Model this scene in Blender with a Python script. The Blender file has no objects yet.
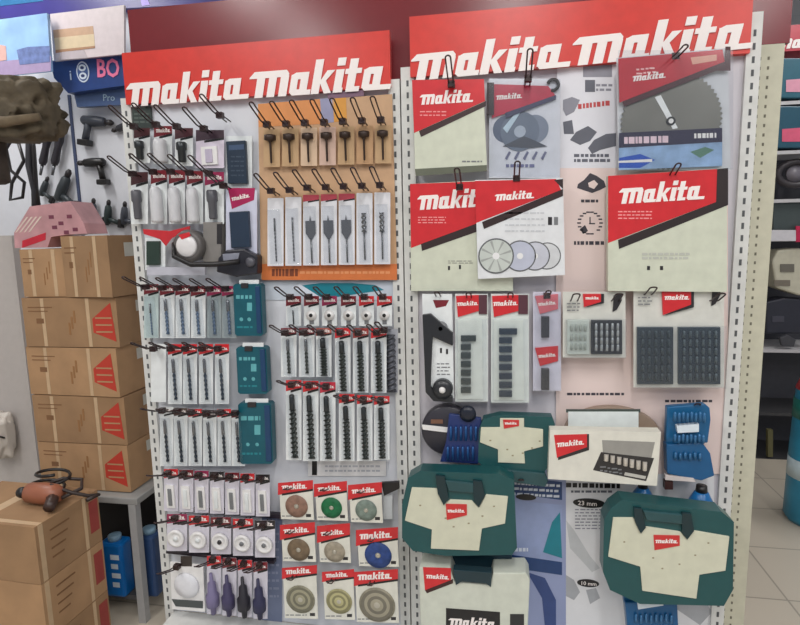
import bpy, bmesh, math, random
from mathutils import Vector, Matrix, noise
R_ = math.radians
rnd = random.Random(7)
col = bpy.context.scene.collection
sc = bpy.context.scene

# ------------------------------------------------------------------ camera
F = 560.0
a = Vector((-3150, 12, -F)).normalized()
b = Vector((80, -3950, -F)); b = (b - a * a.dot(b)).normalized()
wx, wz = -a, -b
wy = wz.cross(wx)
RW = Matrix((wx, wy, wz))                      # camera space -> world
CAM = Vector((0, -1.64, 1.5))
cam = bpy.data.cameras.new('camera'); co = bpy.data.objects.new('camera', cam); col.objects.link(co)
cam.sensor_fit = 'HORIZONTAL'; cam.sensor_width = 36; cam.lens = 36 * F / 800; cam.clip_start = .02
co.matrix_world = Matrix.Translation(CAM) @ RW.to_4x4()
sc.camera = co

def ray(x, y): return RW @ Vector((x - 400, -(y - 312.5), -F))
def P(x, y, Y=0.0):
    d = ray(x, y); return CAM + d * ((Y - CAM.y) / d.y)
def PZ(x, y, Z):
    d = ray(x, y); return CAM + d * ((Z - CAM.z) / d.z)

# ------------------------------------------------------------------ materials
def s2l(c):
    c /= 255.0
    return c / 12.92 if c <= .04045 else ((c + .055) / 1.055) ** 2.4
_m = {}
def M(rgb, rough=.5, metal=0.0, var=.06, scale=30, coat=0.0, emit=0.0, spec=.5):
    key = (rgb, rough, metal, var, scale, coat, emit)
    if key in _m: return _m[key]
    m = bpy.data.materials.new('mat_%d' % len(_m)); m.use_nodes = True
    nt = m.node_tree; bs = nt.nodes['Principled BSDF']
    c = [s2l(v) for v in rgb]
    bs.inputs['Roughness'].default_value = rough; bs.inputs['Metallic'].default_value = metal
    bs.inputs['Coat Weight'].default_value = coat; bs.inputs['Coat Roughness'].default_value = .12
    tc = nt.nodes.new('ShaderNodeTexCoord'); nz = nt.nodes.new('ShaderNodeTexNoise')
    nz.inputs['Scale'].default_value = scale; nz.inputs['Detail'].default_value = 3
    nt.links.new(tc.outputs['Object'], nz.inputs['Vector'])
    cr = nt.nodes.new('ShaderNodeValToRGB')
    cr.color_ramp.elements[0].position = .3; cr.color_ramp.elements[1].position = .7
    cr.color_ramp.elements[0].color = [max(0, v * (1 - var)) for v in c] + [1]
    cr.color_ramp.elements[1].color = [min(1, v * (1 + var)) for v in c] + [1]
    nt.links.new(nz.outputs['Fac'], cr.inputs['Fac']); nt.links.new(cr.outputs['Color'], bs.inputs['Base Color'])
    if emit:
        nt.links.new(cr.outputs['Color'], bs.inputs['Emission Color']); bs.inputs['Emission Strength'].default_value = emit
    _m[key] = m; return m
def clear(tint=(250, 251, 252), g=.05, rough=.15):
    key = ('clear', tint, g)
    if key in _m: return _m[key]
    m = bpy.data.materials.new('clear_plastic'); m.use_nodes = True; nt = m.node_tree
    nt.nodes.clear(); o = nt.nodes.new('ShaderNodeOutputMaterial'); mx = nt.nodes.new('ShaderNodeMixShader')
    t = nt.nodes.new('ShaderNodeBsdfTransparent'); gl = nt.nodes.new('ShaderNodeBsdfGlossy')
    t.inputs['Color'].default_value = [s2l(v) for v in tint] + [1]; gl.inputs['Roughness'].default_value = rough
    mx.inputs['Fac'].default_value = g
    nt.links.new(t.outputs[0], mx.inputs[1]); nt.links.new(gl.outputs[0], mx.inputs[2]); nt.links.new(mx.outputs[0], o.inputs['Surface'])
    _m[key] = m; return m

RED = M((206, 44, 50), .3); HRED = M((212, 56, 46), .3); DRED = M((122, 40, 46), .22, var=.03)
WHITE = M((232, 230, 228), .35); LOGO = M((245, 236, 232), .4, var=.01)
CREAM = M((205, 209, 190), .4); PALE = M((228, 232, 232), .35); KRAFT = M((192, 158, 118), .6)
BLACK = M((28, 26, 27), .4); DARK = M((45, 42, 44), .35); GREY = M((120, 122, 124), .4)
WIRE = M((50, 32, 32), .35, .2); STEEL = M((120, 122, 126), .25, .7); DSTEEL = M((62, 66, 68), .3, .6)
TEAL = M((16, 86, 100), .35); GREEN = M((26, 78, 80), .3); BLUE = M((16, 92, 150), .35); NAVY = M((30, 42, 82), .35)
ENAMEL = M((214, 214, 210), .35); BEIGE = M((196, 193, 172), .5); ORANGE = M((208, 116, 60), .5)
CART = M((170, 134, 98), .75, var=.12, scale=9); CART2 = M((154, 121, 88), .75, var=.12, scale=9)
TAPE = M((196, 168, 134), .3); CRED = M((186, 58, 42), .7); CBROWN = M((126, 90, 60), .8)
CLEAR = clear()

# ------------------------------------------------------------------ mesh builder
class MB:
    def __init__(s): s.v = []; s.f = []; s.m = []; s.mats = []; s.sm = []
    def mi(s, m):
        if m not in s.mats: s.mats.append(m)
        return s.mats.index(m)
    def add(s, vs, fs, m, smooth=False):
        n = len(s.v); k = s.mi(m); s.v += [tuple(v) for v in vs]
        for f in fs: s.f.append(tuple(i + n for i in f)); s.m.append(k); s.sm.append(smooth)
    def box(s, x0, x1, y0, y1, z0, z1, m):
        vs = [(x, y, z) for z in (z0, z1) for y in (y0, y1) for x in (x0, x1)]
        s.add(vs, [(0, 2, 3, 1), (4, 5, 7, 6), (0, 1, 5, 4), (2, 6, 7, 3), (0, 4, 6, 2), (1, 3, 7, 5)], m)
    def prism(s, pts, y0, y1, m):                # pts (x,z); y0 front
        ar = sum(pts[i][0] * pts[(i + 1) % len(pts)][1] - pts[(i + 1) % len(pts)][0] * pts[i][1] for i in range(len(pts)))
        if ar < 0: pts = pts[::-1]
        n = len(pts); vs = [(x, y0, z) for x, z in pts] + [(x, y1, z) for x, z in pts]
        s.add(vs, [tuple(range(n)), tuple(range(2 * n - 1, n - 1, -1))] + [(i, i + n, (i + 1) % n + n, (i + 1) % n) for i in range(n)], m)
    def disc(s, cx, cz, r, y0, y1, m, n=24, rz=None):
        s.prism([(cx + r * math.cos(2 * math.pi * i / n), cz + (rz or r) * math.sin(2 * math.pi * i / n)) for i in range(n)], y0, y1, m)
    def tube(s, pts, r, m, n=6, close=False):
        pts = [Vector(p) for p in pts]; N = len(pts); rings = []; up = None
        for i, p in enumerate(pts):
            if close: t = pts[(i + 1) % N] - pts[i - 1]
            else: t = pts[min(i + 1, N - 1)] - pts[max(i - 1, 0)]
            t.normalize()
            if up is None: up = t.orthogonal().normalized()
            up = (up - t * up.dot(t));
            if up.length < 1e-6: up = t.orthogonal()
            up.normalize(); w = t.cross(up)
            rr = r[i] if isinstance(r, (list, tuple)) else r
            rings.append([p + (up * math.cos(2 * math.pi * k / n) + w * math.sin(2 * math.pi * k / n)) * rr for k in range(n)])
        vs = [v for q in rings for v in q]; fs = []
        for i in range(N if close else N - 1):
            j = (i + 1) % N
            for k in range(n): fs.append((i * n + k, i * n + (k + 1) % n, j * n + (k + 1) % n, j * n + k))
        if not close: fs += [tuple(range(n))[::-1], tuple((N - 1) * n + k for k in range(n))]
        s.add(vs, fs, m, True)
    def twist(s, cx, cy, z0, z1, r, turns, m, flat=.55, n=10, k=26):
        vs = []; fs = []
        for i in range(k + 1):
            t = i / k; an = turns * 2 * math.pi * t; z = z0 + (z1 - z0) * t
            for j in range(n):
                q = 2 * math.pi * j / n; px, py = r * math.cos(q), r * flat * math.sin(q)
                vs.append((cx + px * math.cos(an) - py * math.sin(an), cy + px * math.sin(an) + py * math.cos(an), z))
        for i in range(k):
            for j in range(n): fs.append((i * n + j, i * n + (j + 1) % n, (i + 1) * n + (j + 1) % n, (i + 1) * n + j))
        fs += [tuple(range(n)), tuple(k * n + j for j in range(n))]
        s.add(vs, fs, m, True)
    def lathe(s, prof, m, c=(0, 0, 0), axis='z', n=20):
        vs = []; fs = []
        for (r, h) in prof:
            for k in range(n):
                u, w = r * math.cos(2 * math.pi * k / n), r * math.sin(2 * math.pi * k / n)
                p = {'z': (u, w, h), 'y': (u, h, w), 'x': (h, u, w)}[axis]
                vs.append((p[0] + c[0], p[1] + c[1], p[2] + c[2]))
        for i in range(len(prof) - 1):
            for k in range(n): fs.append((i * n + k, i * n + (k + 1) % n, (i + 1) * n + (k + 1) % n, (i + 1) * n + k))
        fs += [tuple(range(n)), tuple((len(prof) - 1) * n + k for k in range(n))]
        s.add(vs, fs, m, True)
    def build(s, name, parent=None, bevel=0, subsurf=0):
        me = bpy.data.meshes.new(name); me.from_pydata(s.v, [], s.f); me.update()
        for m in s.mats: me.materials.append(m)
        for p, k, q in zip(me.polygons, s.m, s.sm): p.material_index = k; p.use_smooth = q
        bm = bmesh.new(); bm.from_mesh(me); bmesh.ops.recalc_face_normals(bm, faces=bm.faces); bm.to_mesh(me); bm.free()
        o = bpy.data.objects.new(name, me); col.objects.link(o); o.parent = parent
        if bevel:
            md = o.modifiers.new('bevel', 'BEVEL'); md.width = bevel; md.segments = 2; md.limit_method = 'ANGLE'
        if subsurf:
            md = o.modifiers.new('sub', 'SUBSURF'); md.levels = subsurf; md.render_levels = subsurf
        return o

def tag(o, label, cat, group=None, kind=None):
    if kind: o['kind'] = kind
    if label: o['label'] = label
    if cat: o['category'] = cat
    if group: o['group'] = group
    return o
def empty(name, loc, label, cat, group=None, rz=0):
    o = bpy.data.objects.new(name, None); o.empty_display_size = .02; col.objects.link(o)
    o.location = loc; o.rotation_euler.z = rz; return tag(o, label, cat, group)

# ------------------------------------------------------------------ wordmark lettering
def make_wordmark():
    b_ = MB(); sh = .24
    cnt = [0]
    def q(*pts):
        cnt[0] += 1; b_.prism([(x + sh * z, z) for x, z in pts], -.0025 * cnt[0], .03, LOGO)
    def r(x0, x1, z0, z1): q((x0, z0), (x1, z0), (x1, z1), (x0, z1))
    # m with the long flag
    q((-.42, .92), (-.2, 1.16), (1.45, 1.16), (1.6, 1.0), (1.6, .86), (-.42, .86))
    r(-.02, .4, 0, .9); r(.6, 1.0, 0, .9); r(1.2, 1.62, 0, .9)
    def A(x, tail=0):
        r(x - .02, x + .34, .12, .92); r(x + .48, x + .86, 0, 1.0); q((x + .1, .7), (x + .6, .7), (x + .6, 1.0), (x + .2, 1.0), (x, .9))
        q((x, .14), (x + .14, 0), (x + .56, 0), (x + .56, .26), (x, .26)); r(x + .5, x + 1.06 + tail, 0, .22)
    A(1.76)
    x = 2.86; r(x, x + .4, 0, 1.5); q((x + .3, .42), (x + .66, 1.0), (x + 1.04, 1.0), (x + .62, .5)); q((x + .3, .62), (x + .62, .62), (x + 1.02, 0), (x + .66, 0))
    x = 3.96; r(x, x + .4, 0, 1.0); r(x, x + .4, 1.16, 1.5); r(x + .2, x + .46, 0, .2)
    x = 4.58; r(x, x + .4, 0, 1.42); r(x - .16, x + .64, .78, 1.0); r(x + .2, x + .66, 0, .22)
    A(5.36, .35)
    o = b_.build('wordmark'); me = o.data; bpy.data.objects.remove(o); return me
WM = make_wordmark(); WM_W = 7.0   # unit width from -.42 (sheared) to ~6.7

def text_mesh(s, mat, bold=.0):
    cu = bpy.data.curves.new('t', 'FONT'); cu.body = s; cu.extrude = .01; cu.offset = bold; cu.resolution_u = 2
    o = bpy.data.objects.new('t', cu); col.objects.link(o)
    dg = bpy.context.evaluated_depsgraph_get(); me = bpy.data.meshes.new_from_object(o.evaluated_get(dg))
    bpy.data.objects.remove(o); me.materials.clear(); me.materials.append(mat)
    return me
_tx = {}
def put_text(s, mat, loc, size, parent, name='lettering', ang=0, bold=.0, sx=1):
    k = (s, mat.name, bold)
    if k not in _tx: _tx[k] = text_mesh(s, mat, bold)
    o = bpy.data.objects.new(name, _tx[k]); col.objects.link(o); o.parent = parent
    o.location = loc; o.scale = (size * sx, size, size); o.rotation_mode = 'XYZ'; o.rotation_euler = (math.pi / 2, -ang, 0)
    return o

# ------------------------------------------------------------------ things whose faces lie parallel to the rack wall
class Flat:
    """a thing whose front face stands at depth Y, parallel to the rack; points are read off that face"""
    def __init__(s, name, label, cat, x, y, Y, group=None):
        s.Y = Y; s.o = P(x, y, Y); s.e = empty(name, s.o, label, cat, group)
    def q(s, x, y, Y=None):
        p = P(x, y, s.Y if Y is None else Y) - s.o; return (p.x, p.z)
    def poly(s, name, pts, f, bk, mat, parent=None, bevel=0, mb=None):
        m = mb or MB(); m.prism([s.q(*p) for p in pts], f, bk, mat)
        if mb is None: return m.build(name, parent or s.e, bevel)
    def rect(s, name, x0, y0, x1, y1, f, bk, mat, parent=None, bevel=0, mb=None):
        return s.poly(name, [(x0, y0), (x1, y0), (x1, y1), (x0, y1)], f, bk, mat, parent, bevel, mb)
    def word(s, x0, y0, x1, y1, f, parent=None, h=1.0):
        """baseline from pixel (x0,y0) to (x1,y1)"""
        A = s.q(x0, y0); B = s.q(x1, y1); w = math.hypot(B[0] - A[0], B[1] - A[1]); k = w / WM_W
        o = bpy.data.objects.new('wordmark', WM); col.objects.link(o); o.parent = parent or s.e
        an = math.atan2(B[1] - A[1], B[0] - A[0])
        o.location = (A[0] + .2 * k, f - .0006, A[1]); o.scale = (k, min(k, .02), k * h); o.rotation_euler = (0, -an, 0)
        return o
    def lines(s, x0, y0, x1, y1, n, f, mat, mb, fill=.5, slope=0):
        for i in range(n):
            yy = y0 + (y1 - y0) * (i + .5) / n; hh = (y1 - y0) / n * fill / 2; x = x0
            while x < x1 - 1:
                w = rnd.uniform(2, 6); xe = min(x + w, x1)
                o_ = slope * (x - x0)
                s.rect('', x, yy - hh + o_, xe, yy + hh + o_, f, f + .0004, mat, mb=mb); x = xe + rnd.uniform(.8, 1.6)

ORD = ['first', 'second', 'third', 'fourth', 'fifth', 'sixth', 'seventh', 'eighth', 'ninth']

def hook(px, py, label, group, L=.15, dz=.045, w=.0065):
    p = P(px, py, -.014)
    e = empty('display_hook', p, label, 'hook', group)
    m = MB(); r = .0021; pts = [(-w, -.002, 0), (-w, -L * .55, dz * .35)]
    pts += [(-w, -L * .97, dz * .94)]
    for k in range(7):
        t = math.pi * k / 6; pts.append((-w * math.cos(t), -L - w * .9 * math.sin(t), dz + .004 * math.sin(t)))
    pts += [(w, -L * .97, dz * .94), (w, -L * .55, dz * .35), (w, -.002, 0)]
    m.tube(pts, r, WIRE, 6); m.build('wire_arm', e)
    c = MB(); c.box(-w - .003, w + .003, -L * .42, -L * .30, dz * .2 - .008, dz * .2 + .009, WIRE); c.build('stop_clip', e, .001)
    return e

def wedge(t, x0, y0, x1, yl, yr, f, parent=None, slash=0, yt1=None, mat=RED, word=True, dark=BLACK, xl=None, wx=None, wh=1.0, wy=None):
    """red header: top edge (x0,y0)-(x1,yt1), bottom edge runs from (x0,yl) up to (x1,yr)"""
    yt1 = y0 if yt1 is None else yt1
    h = t.poly('header_panel', [(x0, y0), (x1, yt1), (x1, yr), (x0, yl)], f, f + .0006, mat, parent)
    if slash:
        xs = x0 + .12 * (x1 - x0) if xl is None else xl; ys = yl + (yr - yl) * (xs - x0) / (x1 - x0)
        t.poly('slash', [(xs, ys), (x1, yr), (x1, yr + slash), (xs, ys + slash)], f - .0003, f + .0004, dark, parent)
    if word:
        a0, a1 = wx or (x0 + .1 * (x1 - x0), x0 + .86 * (x1 - x0))
        yb = wy if wy is not None else y0 + .55 * (min(yl, yr + 30) - y0)
        sl = (yt1 - y0) / (x1 - x0)
        t.word(a0, yb, a1, yb + sl * (a1 - a0), f, parent, wh)
    return h

# ================================================================== ROOM
def struct(name, mb): o = mb.build(name); o['kind'] = 'structure'; return o
def tile_mat(rgb, size, dark=.75):
    m = bpy.data.materials.new('tiles'); m.use_nodes = True; nt = m.node_tree; bs = nt.nodes['Principled BSDF']
    tc = nt.nodes.new('ShaderNodeTexCoord'); mp = nt.nodes.new('ShaderNodeMapping'); br = nt.nodes.new('ShaderNodeTexBrick')
    mp.inputs['Location'].default_value = (.05, .13, 0)
    br.offset = 0; br.inputs['Scale'].default_value = 1; br.inputs['Brick Width'].default_value = size; br.inputs['Row Height'].default_value = size
    br.inputs['Mortar Size'].default_value = .004
    c = [s2l(v) for v in rgb]
    br.inputs['Color1'].default_value = c + [1]; br.inputs['Color2'].default_value = [v * .95 for v in c] + [1]; br.inputs['Mortar'].default_value = [v * dark for v in c] + [1]
    nt.links.new(tc.outputs['Object'], mp.inputs[0]); nt.links.new(mp.outputs[0], br.inputs['Vector']); nt.links.new(br.outputs['Color'], bs.inputs['Base Color'])
    bs.inputs['Roughness'].default_value = .3; return m
m = MB(); m.box(-4.5, 4, -4.5, 5, -.05, 0, tile_mat((196, 186, 170), .4, .6)); struct('floor', m)
m = MB(); m.box(-4.5, 4, -4.5, 5, 3.3, 3.35, tile_mat((225, 225, 225), .6)); struct('ceiling', m)
m = MB(); m.box(-4.5, 4, 4.95, 5.05, 0, 3.3, M((170, 170, 172), .7)); struct('wall_back', m)
m = MB(); m.box(-4.55, -4.5, -4.5, 5, 0, 3.3, M((200, 200, 200), .7)); struct('wall_left', m)
# tool wall behind the cartons and the grey partition in front of it
m = MB(); m.box(-3.6, -1.0, 1.25, 1.3, 0, 3.3, M((222, 224, 230), .5, var=.02)); struct('wall_tools', m)
p0 = P(14, 240, .5); p1 = P(38, 480, .5)
m = MB(); m.box(-2.9, (p0.x + p1.x) / 2, .5, .54, 0, p0.z + .02, M((188, 182, 178), .6, var=.03)); struct('wall_partition', m)
# vertical joints of the tool wall
for k, xx in enumerate((80,)):
    q = P(xx, 200, 1.25); m = MB(); m.box(q.x - .008, q.x + .008, 1.242, 1.25, .6, 2.3, M((70, 80, 110), .5)); struct('trim_1', m)

# ================================================================== RACK BAYS
XL, XC, XR = -1.155, -.278, .647
def upright(x0, x1, z0, z1, parent, cols=2):
    m = MB(); m.box(x0, x1, -.012, .03, z0, z1, ENAMEL)
    slot = M((84, 86, 88), .6)
    w = (x1 - x0)
    z = z0 + .02
    while z < z1 - .03:
        for k in range(cols):
            cx = x0 + w * (k + .5) / cols
            m.box(cx - .0032, cx + .0032, -.0126, -.012, z, z + .016, slot)
        z += .032
    return m.build('upright', parent)
def rack(name, label, x0, x1, u, back, zt):
    e = empty(name, ((x0 + x1) / 2, 0, 0), label, 'rack', 'red-topped display racks')
    def loc(o): o.location.x = -(x0 + x1) / 2; return o
    for a0, a1, z1, c in u: loc(upright(a0, a1, 0, z1, e, c))
    m = MB(); m.box(x0, x1, .0, .02, .2, zt, back); loc(m.build('back_panel', e))
    m = MB(); m.box(x0, x1, -.36, .0, .1, .2, ENAMEL); m.box(x0 + .01, x1 - .01, -.33, 0, 0, .1, GREY); loc(m.build('base_deck', e, .004))
    return e, loc
r1, loc1 = rack('display_rack', 'white slotted display rack under the shorter red header, left of the two', XL + .03, XC - .03,
                [(XL, XL + .032, 1.93, 1), (XC - .034, XC - .002, 1.93, 1)], M((214, 216, 222), .45, var=.03, scale=3), 1.95)
r2, loc2 = rack('display_rack', 'white slotted display rack under the longer red header, beside the beige panel', XC + .035, XR - .03,
                [(XC + .002, XC + .04, 1.96, 1), (XR - .034, XR, 2.03, 1)], M((208, 204, 210), .45, var=.03, scale=3), 1.97)
# header boards with the lettering
def header(e, loc, x0, x1, z0, z1, slope=0):
    h = MB(); h.box(x0, x1, -.022, -.001, z0, z1, HRED); return loc(h.build('header_board', e))
T = Flat('dummy', 'x', 'x', 300, 100, -.023)
def header_word(e, off, pts):
    for (xa, ya, xb, yb, hh) in pts:
        A = P(xa, ya, -.0235); B = P(xb, yb, -.0235); k = (B - A).length / WM_W
        o = bpy.data.objects.new('wordmark', WM); col.objects.link(o); o.parent = e
        o.location = (A.x - off.x + .2 * k, -.0245, A.z - off.z); o.scale = (k, .02, k * hh)
        o.rotation_euler = (0, -math.atan2(B.z - A.z, B.x - A.x), 0)
bpy.data.objects.remove(T.e)
header(r1, loc1, P(124, 80, -.022).x, P(390, 60, -.022).x, 1.908, 2.058)
header(r2, loc2, P(410, 60, -.022).x, P(752, 20, -.022).x, 1.93, 2.088)
header_word(r1, r1.location, [(128, 107, 249, 98.5, 1.04), (251, 98.5, 391, 89, 1.04)])
header_word(r2, r2.location, [(412, 81, 570, 66.5, .98), (573, 66, 752, 48, .98)])
# dark red fascia behind the headers
m = MB(); m.box(XL + .02, XC, .031, .05, 1.9, 2.2, DRED); m.box(XC, .73, .031, .05, 1.9625, 2.42, DRED)
tag(m.build('fascia_board', None), 'long glossy dark red board above and behind the bright red headers', 'board')
# beige perforated panel to the right
m = MB(); bx0, bx1 = XR + .002, .719
m.box(bx0, bx1, .031, .05, 0, 1.962, BEIGE); hole = M((110, 106, 92), .7)
z = .1
while z < 1.94:
    for cx in (bx0 + .014, bx0 + .034): m.box(cx - .0025, cx + .0025,   .0304, .031, z, z + .008, hole)
    z += .024
tag(m.build('perforated_panel'), 'narrow beige perforated metal panel beside the right-hand display rack', 'panel')

# ================================================================== POSTERS on the back panels
def poster(name, label, x0, y0, x1, y1, mat, f=-.003):
    t = Flat(name, label, 'poster', (x0 + x1) / 2, y1, f, 'posters on the rack panels')
    t.rect('sheet', x0, y0, x1, y1, 0, .0012, mat); return t
PINK = M((230, 210, 204), .4, var=.03, scale=5)
t = poster('poster', 'pale pink poster with small tool icons behind the right rack goods', 556, 168, 728, 474, PINK, -.0055)
mb = MB(); ink = M((60, 56, 64), .6)
for k in range(18):
    an = 2 * math.pi * k / 18
    cx, cy = 590 + 11 * math.cos(an), 223 + 11 * math.sin(an)
    if k != 3: t.rect('', cx - 1.8, cy - .7, cx + 1.8, cy + .7, -.0006, 0, ink, mb=mb)
t.rect('', 589.4, 217, 590.6, 224, -.0006, 0, ink, mb=mb); t.rect('', 589, 223, 595, 224.2, -.0006, 0, ink, mb=mb)
t.poly('', [(578, 184), (584, 180), (590, 173), (597, 176), (604, 181), (606, 187), (600, 190), (592, 193), (583, 190), (577, 188)], -.0006, 0, ink, mb=mb)
t.poly('', [(588, 183), (594, 180), (598, 184), (594, 189), (589, 187)], -.0012, -.0006, PINK, mb=mb)
t.poly('', [(580, 229), (585, 225), (588, 231), (583, 234)], -.0006, 0, ink, mb=mb)
t.lines(581, 199, 599, 203, 1, -.0006, ink, mb, .7); t.lines(574, 240, 604, 246, 1, -.0006, ink, mb, .6)
t.lines(567, 392, 624, 396, 1, -.0006, ink, mb, .6); t.lines(665, 399, 712, 403, 1, -.0006, ink, mb, .6)
mb.build('print', t.e)
t = poster('poster', 'white poster with pictures of grey power tools between two saw packs', 557, 58, 622, 168, M((222, 222, 228), .4, var=.02), -.005)
mb = MB(); g1 = M((96, 98, 108), .5); g2 = M((140, 140, 150), .5); rr = M((190, 70, 70), .5)
t.rect('', 583, 63, 612, 77, -.0006, 0, g2, mb=mb); t.rect('', 585, 80, 595, 92, -.0006, 0, g1, mb=mb)
t.lines(596, 83, 613, 92, 2, -.0006, g2, mb); t.lines(578, 103, 612, 110, 1, -.0006, rr, mb, .7, -.12)
t.poly('', [(570, 140), (576, 132), (588, 126), (597, 132), (590, 141), (580, 145)], -.0006, 0, g1, mb=mb)
t.poly('', [(588, 148), (594, 140), (606, 134), (616, 133), (616, 146), (600, 150), (592, 154)], -.0006, 0, g1, mb=mb)
t.poly('', [(563, 100), (572, 97), (580, 100), (574, 112), (566, 116), (563, 110)], -.0006, 0, g2, mb=mb)
t.poly('', [(563, 122), (572, 120), (574, 134), (564, 134)], -.0006, 0, g1, mb=mb)
t.lines(574, 153, 610, 163, 2, -.0006, g1, mb, .6)
mb.build('print', t.e)
t = poster('poster', 'blue poster with white lettering and teal tool picture, low on right rack', 496, 470, 566, 628, M((150, 160, 196), .4, var=.08, scale=4), -.003)
mb = MB(); pb = M((34, 66, 116), .4); tq = M((24, 128, 144), .4); wh = M((220, 226, 236), .4); bl2 = M((56, 76, 130), .5)
t.poly('', [(500, 475), (562, 482), (562, 500), (500, 492)], -.0006, 0, pb, mb=mb)
t.poly('', [(515, 500), (562, 505), (562, 574), (514, 562)], -.0006, 0, M((148, 162, 200), .4), mb=mb)
t.poly('', [(500, 553), (562, 562), (562, 575), (500, 566)], -.0009, 0, pb, mb=mb)
t.poly('', [(543, 552), (552, 522), (560, 512), (562, 558)], -.0012, 0, tq, mb=mb)
t.poly('', [(527, 572), (545, 578), (556, 600), (556, 628), (545, 628), (542, 598)], -.0009, 0, bl2, mb=mb)
t.lines(506, 480, 560, 496, 3, -.0011, wh, mb, .45, .06)
t.lines(512, 547, 528, 552, 1, -.0013, wh, mb, .7)
mb.build('print', t.e)
mb = MB(); c = t.q(526, 497); mb.disc(c[0], c[1], .030, -.0016, 0, BLACK, 24, .010); mb.build('badge', t.e)
t = poster('poster', 'white poster with black oval badges and faded grip pictures, low on right rack', 566, 474, 714, 628, M((222, 222, 224), .4, var=.02), -.004)
mb = MB()
t.lines(566, 482, 620, 488, 1, -.0006, BLACK, mb, .75, .02); t.lines(571, 490, 612, 493, 1, -.0006, g1, mb, .7)
t.lines(575, 508, 604, 530, 7, -.0006, g2, mb, .35)
gg = M((196, 198, 200), .5); gd = M((168, 170, 174), .5)
t.poly('', [(566, 520), (574, 530), (590, 556), (600, 568), (592, 572), (570, 548)], -.0006, 0, gg, mb=mb)
t.poly('', [(566, 575), (574, 580), (580, 592), (574, 600), (566, 596)], -.0006, 0, gd, mb=mb)
t.poly('', [(586, 590), (596, 588), (600, 598), (590, 604)], -.0006, 0, gd, mb=mb)
t.poly('', [(660, 588), (700, 592), (712, 612), (700, 625), (672, 606)], -.0006, 0, gd, mb=mb)
mb.build('print', t.e)
for (cx, cy, rx, rz, s_) in ((589, 503, .046, .0145, '23 mm'), (588, 583, .032, .0125, '10 mm')):
    mb = MB(); c = t.q(cx, cy); mb.disc(c[0], c[1], rx, -.0016, 0, BLACK, 28, rz); bo = mb.build('badge', t.e)
    put_text(s_, LOGO, (c[0] - rx * .7, -.0019, c[1] - rz * .5), rz * 1.35, bo, 'lettering', 0, .01)
t = poster('poster', 'white strip poster with blue and teal picture above red-topped drill cards', 258, 281, 396, 300, M((196, 204, 214), .4, var=.1, scale=12), -.003)
mb = MB()
t.poly('', [(297, 286), (320, 283), (352, 283), (375, 285), (384, 290), (350, 295), (318, 300)], -.0006, 0, tq, mb=mb)
t.poly('', [(292, 287), (300, 284), (322, 298), (314, 300)], -.0009, 0, wh, mb=mb)
mb.build('print', t.e)
t = poster('poster', 'white strip label with tiny print under the long drill bits', 308, 461, 386, 476, WHITE, -.004)
mb = MB(); t.rect('', 312, 461, 317, 475, -.0006, 0, BLACK, mb=mb); t.lines(325, 464, 380, 473, 2, -.0006, M((185, 185, 190), .5), mb, .4); mb.build('print', t.e)
t = poster('poster', 'tall blue-grey strip beside the cards with coloured discs', 262, 512, 282, 628, M((120, 130, 158), .4, var=.05), -.003)  # flat blue-grey upright strip laid over the back panel
mb = MB(); t.lines(265, 530, 279, 600, 9, -.0006, M((150, 158, 182), .5), mb, .3); mb.build('print', t.e)
# orange board
t = Flat('orange_board', 'orange and kraft brown board carrying fourteen wood bit cards', 'board', 326, 282, -.019)
t.poly('panel', [(258, 104), (392, 94), (397, 280), (261, 279)], 0, .005, M((196, 158, 122), .55, var=.06))
t.poly('bottom_strip', [(262, 264), (397, 264), (397, 280), (262, 280)], -.001, 0, ORANGE)
mb = MB(); t.poly('', [(258, 104), (320, 99), (322, 124), (259, 127)], -.0008, 0, M((214, 140, 80), .5), mb=mb)
t.poly('', [(320, 99), (332, 98), (334, 122), (322, 124)], -.0008, 0, M((150, 150, 180), .5), mb=mb)
t.poly('', [(334, 98), (346, 97), (347, 121), (334, 122)], -.0008, 0, M((214, 150, 60), .5), mb=mb)
t.poly('', [(328, 93), (364, 90), (364, 96), (328, 99)], -.0011, 0, M((120, 90, 110), .5), mb=mb)
t.lines(272, 268, 298, 277, 1, -.0014, M((120, 60, 34), .5), mb, .8); t.lines(300, 270, 390, 275, 1, -.0014, M((224, 150, 100), .5), mb, .5)
mb.build('print', t.e)

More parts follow.
